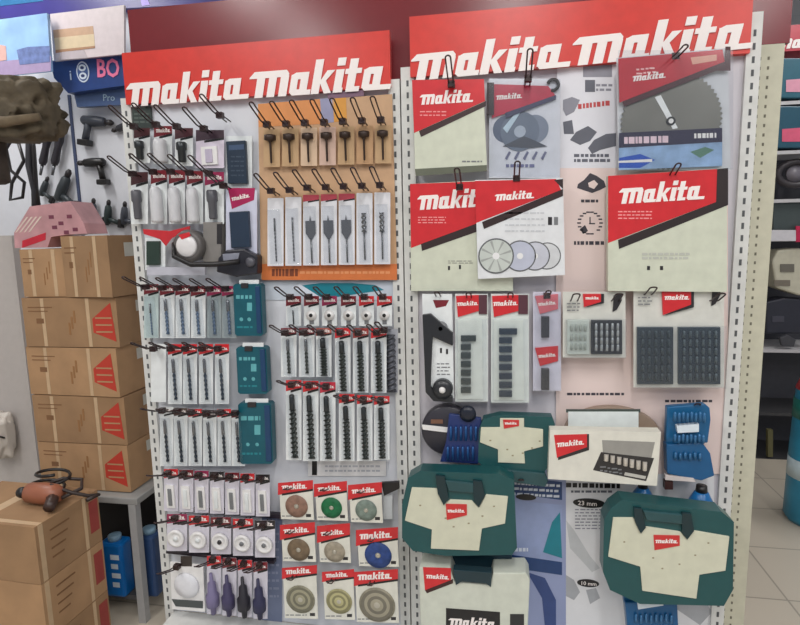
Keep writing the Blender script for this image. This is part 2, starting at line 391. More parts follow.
# ================================================================== SLIM CARDS
def slim(t, x0, y0, x1, y1, kind, head=None, hd=.18, card=PALE, dep=.0, red=RED, word=True, tilt=0, bitmat=DSTEEL, clr=True):
    """one hanging card; t is the Flat thing"""
    w = x1 - x0; h = y1 - y0; cx = (x0 + x1) / 2
    t.poly('backing_card', [(x0, y0 + .6), (x0 + .6, y0), (x1 - .6, y0), (x1, y0 + .6), (x1 + tilt, y1), (x0 + tilt, y1)], 0, .0012, card)
    if head is not None:
        yh = y0 + h * hd
        t.poly('header_panel', [(x0, y0), (x1, y0), (x1, yh - h * hd * .35), (x0, yh)], -.0006, 0, head)
        t.poly('slash', [(x0 + w * .3, yh - h * hd * .08), (x1, yh - h * hd * .35), (x1, yh - h * hd * .15), (x0 + w * .3, yh + h * hd * .12)], -.0008, 0, BLACK)
        if word: t.word(x0 + w * .12, y0 + h * hd * .58, x0 + w * .92, y0 + h * hd * .54, -.0006, h=1.2)
    A = t.q(cx + tilt * .5, y0 + h * max(hd, .12)); B = t.q(cx + tilt, y1); px = t.q(x0 + w, y1)[0] - t.q(x0, y1)[0]
    zt, zb = A[1], B[1]; H = zt - zb; X = (A[0] + B[0]) / 2
    mb = MB(); name = 'drill_bit'
    if kind == 'bit':
        mb.twist(X, -.004, zb + H * .1, zb + H * .66, px * .11, 3, bitmat, .6)
        mb.lathe([(px * .07, zb + H * .64), (px * .1, zb + H * .66), (px * .1, zb + H * .9), (px * .06, zb + H * .92)], STEEL, (X, -.004, 0), n=8)
    elif kind == 'thin':
        mb.twist(X, -.003, zb + H * .08, zb + H * .6, px * .05, 4, bitmat, .6, k=18)
        mb.lathe([(px * .05, zb + H * .58), (px * .05, zb + H * .8)], STEEL, (X, -.003, 0), n=8)
    elif kind == 'spiral':
        mb.twist(X, -.005, zb + H * .05, zb + H * .74, px * .24, 5, bitmat, .45, k=44)
        mb.lathe([(px * .12, zb + H * .73), (px * .17, zb + H * .75), (px * .17, zb + H * .94), (px * .1, zb + H * .96)], DSTEEL, (X, -.005, 0), n=8)
    elif kind == 'forstner':
        name = 'forstner_bit'; mb.lathe([(px * .2, zb + H * .96), (px * .33, zb + H * .94), (px * .33, zb + H * .80), (px * .14, zb + H * .77), (px * .07, zb + H * .72), (px * .06, zb + H * .12), (px * .04, zb + H * .1)], bitmat, (X, -.008, 0), n=14)
    elif kind == 'spade':
        name = 'spade_bit'
        mb.prism([(X - px * .3, zb + H * .72), (X + px * .3, zb + H * .72), (X + px * .3, zb + H * .52), (X + px * .06, zb + H * .42), (X - px * .06, zb + H * .42), (X - px * .3, zb + H * .52)], -.004, -.002, bitmat)
        mb.lathe([(px * .05, zb + H * .44), (px * .05, zb + H * .04)], STEEL, (X, -.003, 0), n=8)
        mb.prism([(X - px * .05, zb + H * .72), (X + px * .05, zb + H * .72), (X, zb + H * .8)], -.004, -.002, bitmat)
    elif kind == 'auger':
        mb.twist(X, -.004, zb + H * .52, zb + H * .82, px * .16, 2, bitmat, .5)
        mb.lathe([(px * .05, zb + H * .54), (px * .05, zb + H * .08)], STEEL, (X, -.004, 0), n=8)
    elif kind == 'blade':
        name = 'saw_blade'; n_ = 16; pts = [(X - px * .1, zb + H * .1), (X - px * .1, zb + H * .88), (X + px * .05, zb + H * .88)]
        for k in range(n_ + 1): pts.append((X + px * (.13 if k % 2 else .06), zb + H * (.84 - .7 * k / n_)))
        for k in range(len(pts) - 2): mb.add([(pts[0][0], -.002, pts[0][1] + 0), (pts[k + 1][0], -.002, pts[k + 1][1]), (pts[k + 2][0], -.002, pts[k + 2][1])], [(0, 1, 2)], bitmat)
    elif kind == 'socket':
        name = 'socket'; mb.lathe([(px * .16, zb + H * .12), (px * .2, zb + H * .16), (px * .2, zb + H * .55), (px * .26, zb + H * .6), (px * .26, zb + H * .84), (px * .2, zb + H * .88)], bitmat, (X, -.012, 0), n=14)
    elif kind == 'box':
        name = 'insert'; mb.box(X - px * .28, X + px * .28, -.006, 0, zb + H * .12, zb + H * .8, WHITE); mb.box(X - px * .12, X + px * .12, -.009, -.006, zb + H * .2, zb + H * .7, bitmat)
    elif kind == 'round':
        name = 'cutter'; r = min(px * .4, H * .4); c = (X, -.006, zb + H * .5)
        mb.lathe([(r * .3, -.004), (r * .3, .0), (r * .6, .0), (r * .72, -.006), (r * .98, -.006), (r, .004)], WHITE, c, 'y', 24)
        mb.lathe([(r * .24, -.008), (r * .28, -.003)], bitmat, c, 'y', 16)
    elif kind == 'dot':
        name = 'chuck_key'; c = (X, -.003, zb + H * .55); r = px * .34
        mb.lathe([(r, -.002), (r, .002)], WHITE, c, 'y', 20); mb.lathe([(r * .35, -.004), (r * .35, .0)], BLACK, c, 'y', 12)
        mb.box(X - px * .14, X + px * .14, -.002, 0, zb + H * .1, zb + H * .3, GREY)
    elif kind == 'blob':
        name = 'cup_brush'; mb.lathe([(px * .1, zb + H * .9), (px * .12, zb + H * .74), (px * .26, zb + H * .7), (px * .3, zb + H * .5), (px * .42, zb + H * .46), (px * .42, zb + H * .24), (px * .2, zb + H * .2), (px * .16, zb + H * .06)], bitmat, (X, -.012, 0), n=14)
    elif kind == 'tub':
        name = 'tub'; mb.lathe([(px * .3, zb + H * .04), (px * .34, zb + H * .1), (px * .34, zb + H * .7), (px * .3, zb + H * .86), (px * .18, zb + H * .92)], M((205, 205, 208), .35), (X, -.014, 0), n=16)
    if mb.v: mb.build(name, t.e)
    if kind in ('bit', 'spiral', 'thin', 'auger', 'spade', 'blade') and clr:
        mb = MB(); mb.box(X - px * .36, X + px * .36, -.009, -.0004, zb + H * .03, zb + H * .95, CLEAR); mb.build('blister', t.e, .001)

def row(name, cat, cells, Y, group, lab, hooked=True, hx=0, hy=3, **kw):
    """cells: (x0,y0,x1,y1,kind,head,extra label)"""
    n = len(cells)
    for i, cdef in enumerate(cells):
        x0, y0, x1, y1, kind, head, look = cdef[:7]; ex = dict(kw); ex.update(cdef[7] if len(cdef) > 7 else {})
        pos = ORD[i] + ' from left' if i < n - 1 else 'rightmost'
        if i == 0: pos = 'leftmost'
        label = '%s, %s in %s' % (look, pos, lab)
        yy = Y - .003 * (i % 2)
        t = Flat(name, label, cat, (x0 + x1) / 2, y1, yy, group)
        slim(t, x0, y0, x1, y1, kind, head, **ex)
        if hooked:
            q = P((x0 + x1) / 2, y0 + hy, yy); q0 = (q.x, q.z)
            e = hook(0, 0, 'dark wire hook at the %s spot of the %s' % (pos.replace(' from left', ''), lab), 'wire hooks of the ' + lab)
            e.location = (q.x + hx, -.014, q.z)

DR = M((120, 34, 44), .35); MAG = M((150, 40, 80), .35); GN = M((150, 160, 162), .4)
# row A1
row('blister_pack', 'pack', [
    (134, 128, 150, 163, 'socket', M((70, 30, 34), .4), 'small clear pack with dark brown head', dict(word=False)),
    (154, 126, 172, 164, 'tub', DR, 'clear pack with deep red head'),
    (175, 128, 193, 166, 'socket', M((76, 36, 44), .4), 'white pack with dark head and black insert', dict(word=False)),
    (196, 130, 224, 168, 'box', M((60, 40, 52), .4), 'wide pale violet pack with dark head', dict(word=False, card=M((214, 204, 218), .4), bitmat=M((190, 180, 200), .4)))],
    -.03, 'small packs at the top left of the rack', 'topmost pack row', hd=.3, hy=4)
# row A2
row('blister_pack', 'pack', [
    (131, 172, 148, 224, 'socket', M((70, 36, 40), .4), 'clear pack with dark fitting', dict(word=False)),
    (151, 170, 167, 224, 'tub', DR, 'clear pack holding a white tube'),
    (169, 170, 185, 224, 'tub', DR, 'clear pack holding a white tube'),
    (187, 171, 203, 224, 'tub', DR, 'clear pack holding a white tube'),
    (205, 172, 224, 224, 'socket', MAG, 'clear pack with grey and magenta insert')],
    -.035, 'white tube packs in the second row', 'second pack row', hd=.26, hy=6, bitmat=M((90, 90, 96), .4))
# dark green packet, navy pouches
t = Flat('packet', 'dark green-black packet hanging under the first header letters', 'packet', 141, 128, -.012)
t.poly('pouch', [(132, 108), (150, 106), (152, 128), (133, 129)], 0, .008, M((48, 58, 54), .5), bevel=.002)
mb = MB(); t.lines(134, 112, 149, 124, 3, -.0006, M((86, 96, 90), .5), mb, .4); mb.build('print', t.e)
t = Flat('packet', 'navy blue tall pack in a white frame beside the orange board', 'packet', 237, 190, -.02)
t.rect('backing_card', 226, 136, 252, 190, .0, .003, PALE); t.poly('tray', [(228, 142), (247, 141), (249, 184), (230, 184)], -.014, 0, M((32, 48, 66), .35), bevel=.002)
mb = MB(); t.poly('', [(231, 146), (246, 145), (246, 150), (231, 151)], -.0146, -.014, M((60, 80, 110), .4), mb=mb); t.lines(233, 155, 246, 178, 5, -.0146, M((60, 74, 90), .4), mb, .3); mb.build('print', t.e)
hook(229, 122, 'dark wire hook above the navy pack in a white frame', 'single hooks on the left rack', dz=.04)
t = Flat('packet', 'navy pack with magenta slanted header hanging below the other navy pack', 'packet', 242, 255, -.035)
t.rect('backing_card', 226, 190, 257, 254, .0, .003, M((206, 208, 226), .4))
t.poly('header_panel', [(228, 188), (255, 188), (254, 200), (232, 209)], -.0008, 0, M((168, 30, 84), .35))
t.word(232, 201, 250, 197, -.0008)
t.poly('tray', [(231, 212), (250, 211), (252, 247), (233, 248)], -.014, 0, M((36, 52, 72), .35), bevel=.002)
hook(232, 190, 'dark wire hook through the navy pack with magenta header', 'single hooks on the left rack', dz=.04)
# cluster A3
t = Flat('blister_pack', 'clear pack with red fins on top and green insert, left edge of rack', 'pack', 155, 272, -.05)
t.poly('header_panel', [(143, 229), (170, 231), (190, 226), (190, 230), (172, 238), (166, 246), (160, 239), (144, 234)], -.001, .001, M((196, 44, 52), .35))
t.rect('backing_card', 145, 238, 165, 270, .001, .004, PALE); t.rect('insert', 148, 241, 161, 265, -.01, .001, M((40, 58, 50), .4), bevel=.002)
t.rect('tray', 148, 267, 206, 275, -.006, .004, M((190, 190, 200), .3))
t = Flat('work_lamp', 'round white-faced lamp with black strap below the tube packs', 'lamp', 190, 262, -.06)
c = t.q(189, 246); mb = MB()
mb.lathe([(.047, .035), (.05, 0), (.046, -.012), (.040, -.014)], M((96, 92, 90), .35), (c[0], 0, c[1]), 'y', 28); mb.build('housing', t.e)
mb = MB(); mb.lathe([(.036, -.013), (.03, -.019), (.012, -.021)], M((225, 222, 222), .25), (c[0], 0, c[1]), 'y', 28); mb.build('lens', t.e)
mb = MB(); mb.tube([(c[0] - .045, -.005, c[1] + .01), (c[0] - .04, -.02, c[1] - .03), (c[0] + .02, -.03, c[1] - .055), (c[0] + .1, -.03, c[1] - .055), (c[0] + .17, -.02, c[1] - .048)], .008, BLACK, 8); mb.build('strap', t.e)
mb = MB(); mb.prism([(c[0] - .02, c[1] + .034), (c[0] + .016, c[1] + .042), (c[0] + .02, c[1] + .03), (c[0] - .01, c[1] + .02)], -.021, -.0195, RED); mb.build('sticker', t.e)
t = Flat('accessory_box', 'narrow grey box hanging beside the round white-faced lamp', 'box', 212, 262, -.045)
t.rect('body', 203, 222, 221, 262, 0, .03, M((130, 126, 122), .45), bevel=.002); t.rect('side_label', 217, 224, 222, 244, -.001, 0, DARK)
t = Flat('headlamp', 'black strapped lamp with silver reflector above the first teal case', 'lamp', 240, 276, -.06)
t.poly('body', [(218, 258), (226, 250), (244, 249), (257, 256), (257, 274), (236, 277), (216, 272)], 0, .04, M((40, 40, 48), .35), bevel=.004)
t.poly('reflector', [(223, 254), (240, 253), (238, 262), (224, 262)], -.004, 0, M((150, 152, 164), .25, .3), bevel=.001)
c = t.q(251, 262); mb = MB(); mb.lathe([(.014, .01), (.015, -.006), (.011, -.01)], M((84, 84, 92), .3), (c[0], 0, c[1]), 'y', 18); mb.build('knob', t.e)
# rows A4..A6 of small bit cards, each closed by a teal case
SB = M((90, 112, 138), .35, .2)
row('bit_card', 'card', [(x, y, x + 14.5, 338, 'bit' if k else 'thin', h, l, d) for k, (x, y, h, l, d) in enumerate([
    (144, 284, DR, 'slim card with greenish face', dict(card=M((190, 206, 204), .4))), (160, 285, DR, 'slim red-headed card', {}),
    (175.5, 285, DR, 'slim red-headed card', {}), (191, 286, DR, 'slim red-headed card', {}),
    (207, 286, MAG, 'slim grey card with purple head', dict(card=GN)), (222, 286, MAG, 'slim grey card with purple head', dict(card=GN))])],
    -.04, 'drill cards beside the upper teal case', 'card row by upper teal case', hd=.2, hy=5, bitmat=SB)
row('bit_card', 'card', [(151, 344, 166, 402, 'none', None, 'slim blank pale card', dict(hd=.1))] + [(x, 344, x + 14, 404, 'bit', RED, l, {}) for x, l in
    [(168, 'slim red-headed card'), (183, 'slim red-headed card'), (199, 'slim red-headed card'), (215, 'slim card touching the teal case')]],
    -.042, 'drill cards beside the middle teal case', 'card row by middle teal case', hd=.18, hy=6, bitmat=M((56, 70, 86), .3, .4))
row('bit_card', 'card', [(x, y, x + 13.5, 466, 'bit', h, l, {}) for x, y, h, l in
    [(160, 407, M((210, 214, 214), .4), 'slim pale card with bluish bit'), (174, 408, M((90, 76, 70), .4), 'slim card with brown head'), (188.5, 409, RED, 'slim card with red head'),
     (203, 410, M((70, 60, 62), .4), 'slim card with dark head'), (217.5, 409, RED, 'slim card with bright red head'), (231.5, 410, DR, 'slim card with deep red head')]],
    -.044, 'drill cards beside the lower teal case', 'card row by lower teal case', hd=.14, hy=4, bitmat=M((40, 54, 68), .3, .4))
def teal_case(x0, y0, x1, y1, label, tl=2):
    t = Flat('bit_case', label, 'case', (x0 + x1) / 2, y1, -.05, 'teal bit cases on the left rack'); w = x1 - x0; h = y1 - y0
    t.poly('shell', [(x0, y0 + 2), (x0 + 2, y0), (x1 - 2, y0), (x1, y0 + 2), (x1 + tl, y1 - 2), (x1 + tl - 2, y1), (x0 + tl + 2, y1), (x0 + tl, y1 - 2)], 0, .03, TEAL, bevel=.003)
    t.poly('side_rib', [(x1 - .2 * w, y0 + 2), (x1 - 1, y0 + 2), (x1 + tl - 1, y1 - 3), (x1 - .2 * w + tl, y1 - 3)], -.004, 0, M((26, 62, 100), .35), bevel=.001)
    mb = MB(); lt = M((96, 170, 176), .4); t.lines(x0 + 3, y0 + h * .2, x0 + w * .68, y0 + h * .3, 1, -.0006, lt, mb, .7)
    t.rect('', x0 + w * .5, y0 + h * .36, x0 + w * .68, y0 + h * .52, -.0006, 0, lt, mb=mb)
    for k in range(2):
        c = t.q(x0 + w * (.3 + .28 * k), y0 + h * .68); mb.disc(c[0], c[1], .006, -.0006, 0, lt, 12)
    t.lines(x0 + 4, y0 + h * .8, x0 + w * .7, y0 + h * .86, 1, -.0006, M((40, 130, 140), .4), mb, .6)
    mb.build('print', t.e); t.rect('hang_tab', x0 + w * .2, y0 - 4, x1 - w * .1, y0 + 1, .004, .006, PALE)
    t.rect('latch', x0 + w * .3, y0 - 1, x0 + w * .55, y0 + 4, -.004, .001, DARK, bevel=.001)
teal_case(233, 284, 261, 336, 'teal plastic bit case with blue edge, topmost of three on the left rack')
teal_case(236, 347, 266, 394, 'teal plastic bit case, middle of three on the left rack')
teal_case(238, 403, 271, 464, 'teal plastic bit case, lowest and largest of three on the left rack')
# A7
PG = M((216, 212, 222), .4)
row('blister_pack', 'pack', [(164 + 15.3 * k, 469 + k * .9, 178 + 15.3 * k, 511 + k * .9, 'box', [RED, DR, MAG, DARK, DR, RED, DARK][k], 'small clear pack with %s head' % ['red', 'deep red', 'purple-red', 'black', 'wine-red', 'bright red', 'dark'][k],
     dict(bitmat=[GREY, PALE][k % 2], card=PG)) for k in range(7)], -.05, 'boxed packs under the lower teal case', 'row of seven small packs', hd=.22, hy=5)
row('blister_pack', 'pack', [(167 + 22 * k, 514 + k * 1.6, 187 + 22 * k, 551 + k * 1.6, 'round', [MAG, RED, DR, RED, DARK][k], 'clear pack with %s head' % ['magenta', 'pink-red', 'wine-red', 'bright red', 'black'][k],
     dict(card=PG, bitmat=[PALE, PALE, DARK, GREY, GREY][k])) for k in range(5)], -.055, 'round cutter packs on the left rack', 'row of five round cutters', hd=.26, hy=5)
t = Flat('blister_pack', 'large white square pack with dark bottom label beside the cup brushes', 'pack', 187, 612, -.06)
t.poly('backing_card', [(170, 562), (203, 565), (205, 612), (172, 609)], 0, .004, WHITE); c = t.q(187, 585); mb = MB()
mb.lathe([(.045, .0), (.043, -.008), (.015, -.01)], M((226, 226, 230), .3), (c[0], 0, c[1]), 'y', 28); mb.build('cutter', t.e)
t.poly('bottom_label', [(172, 599), (203, 601), (203, 608), (176, 606)], -.002, 0, M((72, 78, 78), .4)); t.rect('header_panel', 181, 556, 192, 566, -.002, 0, M((56, 48, 44), .4))
hook(186, 560, 'dark wire hook over the large white square pack', 'single hooks on the left rack', dz=.045)
BR = M((66, 60, 92), .5)
row('blister_pack', 'pack', [(207 + 15.5 * k, 556 + k * 2, 221 + 15.5 * k, 614 + k * 1.6, 'blob', [RED, DR, RED, DR][k], '%s brush in clear pack' % ['violet-grey', 'dark blue', 'black', 'blue-black'][k],
     dict(card=PG, bitmat=[M((120, 112, 146), .5), BR, M((40, 38, 46), .5), M((46, 46, 76), .5)][k])) for k in range(4)], -.06, 'cup brush packs at the rack bottom', 'cup brush row', hd=.18, hy=5)

for pts, l in (([(192, 509), (283, 515), (283, 519), (192, 512)], 'black strip added for the dark line under the row of seven small packs'), ([(166, 551), (274, 561), (274, 564), (166, 553.5)], 'black strip added for the dark line under the row of five round cutters')):
    t = Flat('dark_strip', l, 'strip', 230, pts[2][1], -.035); t.poly('strip', pts, 0, .018, M((44, 36, 46), .4))  # added thin strips that draw the dark lines under two card rows
# orange board rows
HD = M((64, 50, 44), .4, .3)
row('bit_card', 'card', [(263.5 + 18.6 * k, 129 - k * .7, 280 + 18.6 * k, 167 - k * .6, 'forstner', None, '%s card with dark mushroom-headed bit' % ['kraft', 'kraft', 'light tan', 'pinkish tan', 'kraft', 'darker brown', 'kraft'][k],
     dict(hd=.08, card=[KRAFT, KRAFT, M((216, 186, 156), .5), M((210, 178, 160), .5), KRAFT, M((190, 150, 110), .6), KRAFT][k])) for k in range(7)],
    -.034, 'forstner bit cards on the orange board', 'upper orange board row', hy=1, bitmat=HD)
row('bit_card', 'card', [(267.5 + 17.8 * k, 198 - k * 1.0 if k < 2 else 196 - k * .6, 283.5 + 17.8 * k, 266 - k * .3, kd, M((186, 70, 84), .4) if 2 <= k <= 4 else None, 'white card with ' + l, dict(hd=.1 if 2 <= k <= 4 else .06, word=False, bitmat=STEEL if k > 4 else M((96, 98, 104), .35, .3))) for k, (kd, l) in enumerate(
    [('thin', 'one thin bit'), ('thin', 'one thin bit'), ('spade', 'flat spade bit'), ('spade', 'flat spade bit'), ('spade', 'flat spade bit'), ('auger', 'grey auger bit'), ('auger', 'grey auger bit')])],
    -.036, 'spade and auger cards on the orange board', 'lower orange board row', hy=-3, card=M((226, 226, 230), .35))
# small red pennants on cards 3-5
# B3
row('blister_pack', 'pack', [(x, 296, x + 15, 326, 'dot' if k else 'thin', [DR, DR, MAG, DR, RED, RED][k], '%s-headed card with %s' % (['dark', 'dark', 'purple', 'dark', 'red', 'red'][k], 'a thin pin' if k == 0 else 'black dot'), {}) for k, x in enumerate((286, 304, 322, 341, 359, 377))],
    -.04, 'short dotted cards below the orange board', 'short card row under orange board', hd=.34, hy=3)
DK = M((60, 66, 62), .35, .4)
row('bit_card', 'card', [(x, y0, x + 15.5, y1, 'spiral' if k > 1 else 'bit', [DR, DR, M((170, 90, 80), .4), RED, M((150, 60, 56), .4), RED][k], l, {}) for k, (x, y0, y1, l) in enumerate(
    [(281, 328, 377, 'short bit card with thin dark bit'), (299, 328, 377, 'short bit card with dark striped bit'), (316, 328, 377, 'short bit card with blackish bit'),
     (335, 328, 393, 'long bit card with bright red head'), (353, 328, 393, 'long bit card with brownish head'), (371, 328, 393, 'long bit card with red head')])],
    -.038, 'masonry bit cards in the middle row', 'middle masonry row', hd=.16, hy=6, bitmat=DK)
row('bit_card', 'card', [(x, y0, x + 15.5, y1, 'spiral', RED if k != 2 else M((196, 50, 70), .35), l, {}) for k, (x, y0, y1, l) in enumerate(
    [(286, 380, 460, 'long card with spiral bit'), (303, 381, 461, 'long card with spiral bit'), (320, 382, 461, 'long card with spiral bit and pinkish head'),
     (339, 394, 461, 'long card with slanting spiral bit'), (357, 395, 461, 'long card with fine dark bit'), (374, 396, 460, 'long card with spiral bit')])],
    -.05, 'masonry bit cards in the lower row', 'lower masonry row', hd=.14, hy=6, bitmat=M((54, 60, 58), .35, .4))
t = Flat('bit_card', 'long dark twisted bit in clear sleeve at the right end of the middle row', 'card', 391, 395, -.03)
mb = MB(); A = t.q(390, 335); B = t.q(391, 392); mb.twist((A[0] + B[0]) / 2, .004, B[1], A[1], .017, 5, M((86, 88, 96), .4, .3), .5, k=44); mb.build('drill_bit', t.e)
t.rect('backing_card', 384, 330, 397, 394, .014, .015, M((176, 178, 186), .4))
hook(388, 330, 'dark wire hook at the right end of the middle masonry row', 'single hooks on the left rack')
# discs 3 x 3
def disc_card(x0, y0, x1, y1, ya, rgb, label, big=False, lean=2):
    t = Flat('disc_pack', label, 'pack', (x0 + x1) / 2, y1, -.06 - rnd.uniform(0, .003), 'cutting disc cards on the left rack'); w = x1 - x0; h = y1 - y0
    t.poly('backing_card', [(x0, y0 + 3), (x1, y0), (x1 + lean, y1 + 1), (x0 + lean, y1)], 0, .002, M((222, 220, 208), .4))
    hh = ya - y0
    t.poly('header_panel', [(x0 - 1, y0 + 2), (x1 + 1, y0 - 1), (x1 + 1, y0 + hh * .55), (x0 - 1, ya)], -.0006, 0, RED)
    t.poly('slash', [(x0 + 3, ya - 1.5), (x1 + 1, y0 + hh * .55), (x1 + 1, y0 + hh * .55 + 2), (x0 + 3, ya + .5)], -.0008, 0, BLACK)
    t.word(x0 + 3, y0 + hh * .62, x1 - 5, y0 + hh * .5, -.0006)
    r = (.33 if not big else .42) * w; c = t.q((x0 + x1) / 2 + lean * .6, (ya + y1) / 2 + (.5 if big else -1)); rw = abs(t.q(x0 + r, y1)[0] - t.q(x0, y1)[0])
    mb = MB(); mb.lathe([(rw, .001), (rw, -.003), (rw * .5, -.0035), (rw * .42, -.0028), (rw * .2, -.003)], M(rgb, .6, var=.25, scale=60), (c[0], 0, c[1]), 'y', 32)
    mb.build('disc', t.e)
    mb = MB(); mb.lathe([(rw * .22, -.0031), (rw * .14, -.0050)], M((190, 185, 170), .3, .4), (c[0], 0, c[1]), 'y', 20)
    if big:
        for k in range(4):
            rr_ = rw * (.9 - .18 * k); mb.lathe([(rr_, -.0032 - .0003 * k), (rr_ * .98, -.0034 - .0003 * k)], M(tuple(int(v * (.82 if k % 2 == 0 else 1.12)) for v in rgb), .5), (c[0], 0, c[1]), 'y', 32)
    mb.build('arbor_ring', t.e)
    mb = MB(); t.rect('', x1 - 6, y1 - 5, x1 - 1, y1 - 2, -.0005, 0, DARK, mb=mb); t.lines(x0 + 3, y1 - 4, x1 - 9, y1 - 2, 1, -.0005, GREY, mb, .5); mb.build('print', t.e)
disc_card(279, 481, 312, 519, 495, (140, 108, 92), 'disc card with small brownish disc, top left of the nine')
disc_card(315, 482, 346, 520, 497, (22, 104, 62), 'disc card with green disc')
disc_card(349, 483, 381, 522, 500, (120, 134, 124), 'disc card with grey-green disc beside the black clip')
disc_card(281, 523, 314, 561, 540, (116, 98, 76), 'disc card with dark brown disc, left of the middle three')
disc_card(318, 524, 349, 562, 543, (156, 146, 128), 'disc card with sandy grey disc, centre of the nine')
disc_card(357, 528, 397, 566, 546, (44, 70, 130), 'disc card with blue disc')
disc_card(283, 566, 316, 618, 579, (142, 138, 116), 'disc card with large ridged disc, bottom left of the nine', True)
disc_card(323, 570, 353, 619, 582, (166, 160, 118), 'disc card with large yellowish disc, bottom middle of the nine', True)
disc_card(355, 570, 397, 622, 586, (146, 140, 122), 'disc card with the largest ridged disc, bottom right of the nine', True)
t = Flat('clip', 'black clip poking out right of the grey-green disc card', 'clip', 391, 495, -.05)
t.poly('body', [(381, 483), (399, 482), (399, 489), (384, 496)], 0, .012, BLACK, bevel=.001); t.rect('backing_card', 383, 496, 392, 520, .006, .008, M((190, 194, 196), .4))
for k, (x, y) in enumerate(((296, 483), (331, 484), (366, 486), (298, 525), (334, 526), (376, 532), (300, 569), (338, 572), (376, 574))):
    e = hook(x, y, 'dark wire hook carrying the disc card, %s' % ['top left', 'top middle with green disc', 'top right of the nine', 'middle left of the nine', 'very centre of the nine', 'with blue disc', 'bottom left of the nine', 'bottom middle of the nine', 'bottom right of the nine'][k], 'wire hooks of the disc cards', L=.09, dz=.02)

# ================================================================== RIGHT RACK: large packs
def clear_front(t, x0, y0, x1, y1, f):
    t.rect('clear_cover', x0, y0, x1, y1, f, f + .0015, CLEAR)
# 1
t = Flat('blade_pack', 'red and pale green blade pack hanging at the top left of the right rack', 'pack', 450, 176, -.05, 'wedge-printed blade packs')
t.poly('carton', [(413, 80), (483, 79), (487, 168), (415, 172)], 0, .03, CREAM, bevel=.001)
t.poly('header_panel', [(412, 80), (484, 79), (485, 101), (414, 133)], -.0006, 0, RED)
t.poly('slash', [(419, 131), (486, 101), (486, 106), (421, 137)], -.001, 0, M((56, 34, 34), .4)); t.word(420, 105, 473, 102, -.0006, h=1.1)
mb = MB(); t.lines(420, 110, 447, 117, 2, -.001, M((236, 150, 150), .4), mb, .35); t.lines(462, 160, 482, 163, 1, -.001, GREY, mb, .5); mb.build('print', t.e)
t.poly('side_strip', [(415, 169), (487, 165), (487, 171), (416, 176)], -.0008, 0, M((96, 100, 84), .5))
hook(453, 93, 'dark wire hook over the top left blade pack of the right rack', 'single hooks on the right rack', dz=.05)
# 2
t = Flat('blade_pack', 'clear pack of grey cutting wheels with torn red wedge, second in the top row', 'pack', 522, 180, -.03, 'wedge-printed blade packs')
t.rect('backing_card', 489, 78, 560, 178, .006, .008, M((214, 216, 224), .4))
t.poly('header_panel', [(491, 84), (548, 86), (556, 96), (492, 118)], 0, .006, M((190, 36, 66), .35)); t.word(496, 100, 522, 98, 0)
t.poly('slash', [(505, 113), (556, 95), (556, 99), (506, 118)], -.001, .006, M((60, 60, 90), .4))
mb = MB(); cc_ = t.q(523, 128)
for k_ in range(3):
    dx = (-.045, .03, -.008)[k_]; rr_ = (.036, .038, .052)[k_]; mb.disc(cc_[0] + dx, cc_[1] - .004 * k_, rr_, .0055 - .0008 * k_, .0062, M([(96, 106, 126), (132, 140, 156), (112, 122, 138)][k_], .35, .2), 28)
    mb.disc(cc_[0] + dx, cc_[1] - .004 * k_, rr_ * .3, .0051 - .0008 * k_, .006, M((176, 186, 200), .35), 18)
t.poly('', [(503, 146), (515, 140), (524, 136), (534, 140), (547, 146), (530, 148)], .003, .006, M((78, 82, 92), .4), mb=mb)
for k in range(5): t.poly('', [(505 + 9 * k, 158), (509 + 9 * k, 151), (511 + 9 * k, 152), (507 + 9 * k, 160)], .004, .006, M((110, 112, 140), .4), mb=mb)
t.lines(506, 163, 535, 168, 1, .004, M((110, 112, 150), .4), mb, .6); t.poly('', [(503, 128), (517, 111), (520, 113), (507, 133)], .002, .006, M((190, 210, 224), .3), mb=mb); mb.build('print', t.e)
mb = MB(); c = t.q(553, 85); mb.tube([(c[0] + .014 * math.cos(q), 0, c[1] + .014 * math.sin(q)) for q in [math.pi * (-.6 + 1.5 * k / 12) for k in range(13)]], .0045, BLACK, 8); mb.build('hang_ring', t.e)
t.rect('corner_clip', 487, 83, 494, 115, -.006, .004, M((50, 36, 38), .4)); clear_front(t, 489, 80, 560, 177, -.012)
hook(527, 88, 'dark wire hook above the clear pack of grey cutting wheels', 'single hooks on the right rack', dz=.05)
# 3 saw disc
t = Flat('blade_pack', 'large clear pack with round steel saw blade and blue label, top right', 'pack', 674, 172, -.06)
t.poly('backing_card', [(617, 57), (729, 47), (732, 170), (619, 170)], .008, .01, M((206, 208, 212), .4))
c = t.q(671, 121); c2 = t.q(723, 121); rad = (c2[0] - c[0]); mb = MB(); n = 60; pts = []
for k in range(n):
    q = 2 * math.pi * k / n; pts += [(c[0] + rad * math.cos(q), c[1] + rad * math.sin(q)), (c[0] + rad * .95 * math.cos(q + .05), c[1] + rad * .95 * math.sin(q + .05))]
mb.prism(pts, .002, .005, M((132, 130, 122), .3, .5, scale=8, var=.12)); so = mb.build('saw_blade', t.e)
mb = MB(); mb.disc(c[0], c[1], .011, -.0005, .002, M((60, 60, 60), .3, .5)); mb.disc(c[0], c[1], .006, -.001, 0, WHITE); mb.build('arbor', so)
t.poly('header_panel', [(618, 59), (722, 50), (724, 62), (619, 103)], -.004, -.003, M((186, 34, 48), .35)); t.word(632, 82, 665, 78, -.004)
t.poly('slash', [(622, 102), (724, 62), (725, 47), (730, 47), (730, 71), (716, 71), (624, 107)], -.0034, -.0024, M((70, 28, 34), .4))
mb = MB(); t.poly('', [(690, 58), (716, 55), (716, 61), (692, 65)], -.0046, -.003, M((220, 160, 140), .4), mb=mb); t.lines(636, 68, 656, 76, 2, -.0046, M((240, 190, 190), .4), mb, .4, -.1); mb.build('print', t.e)
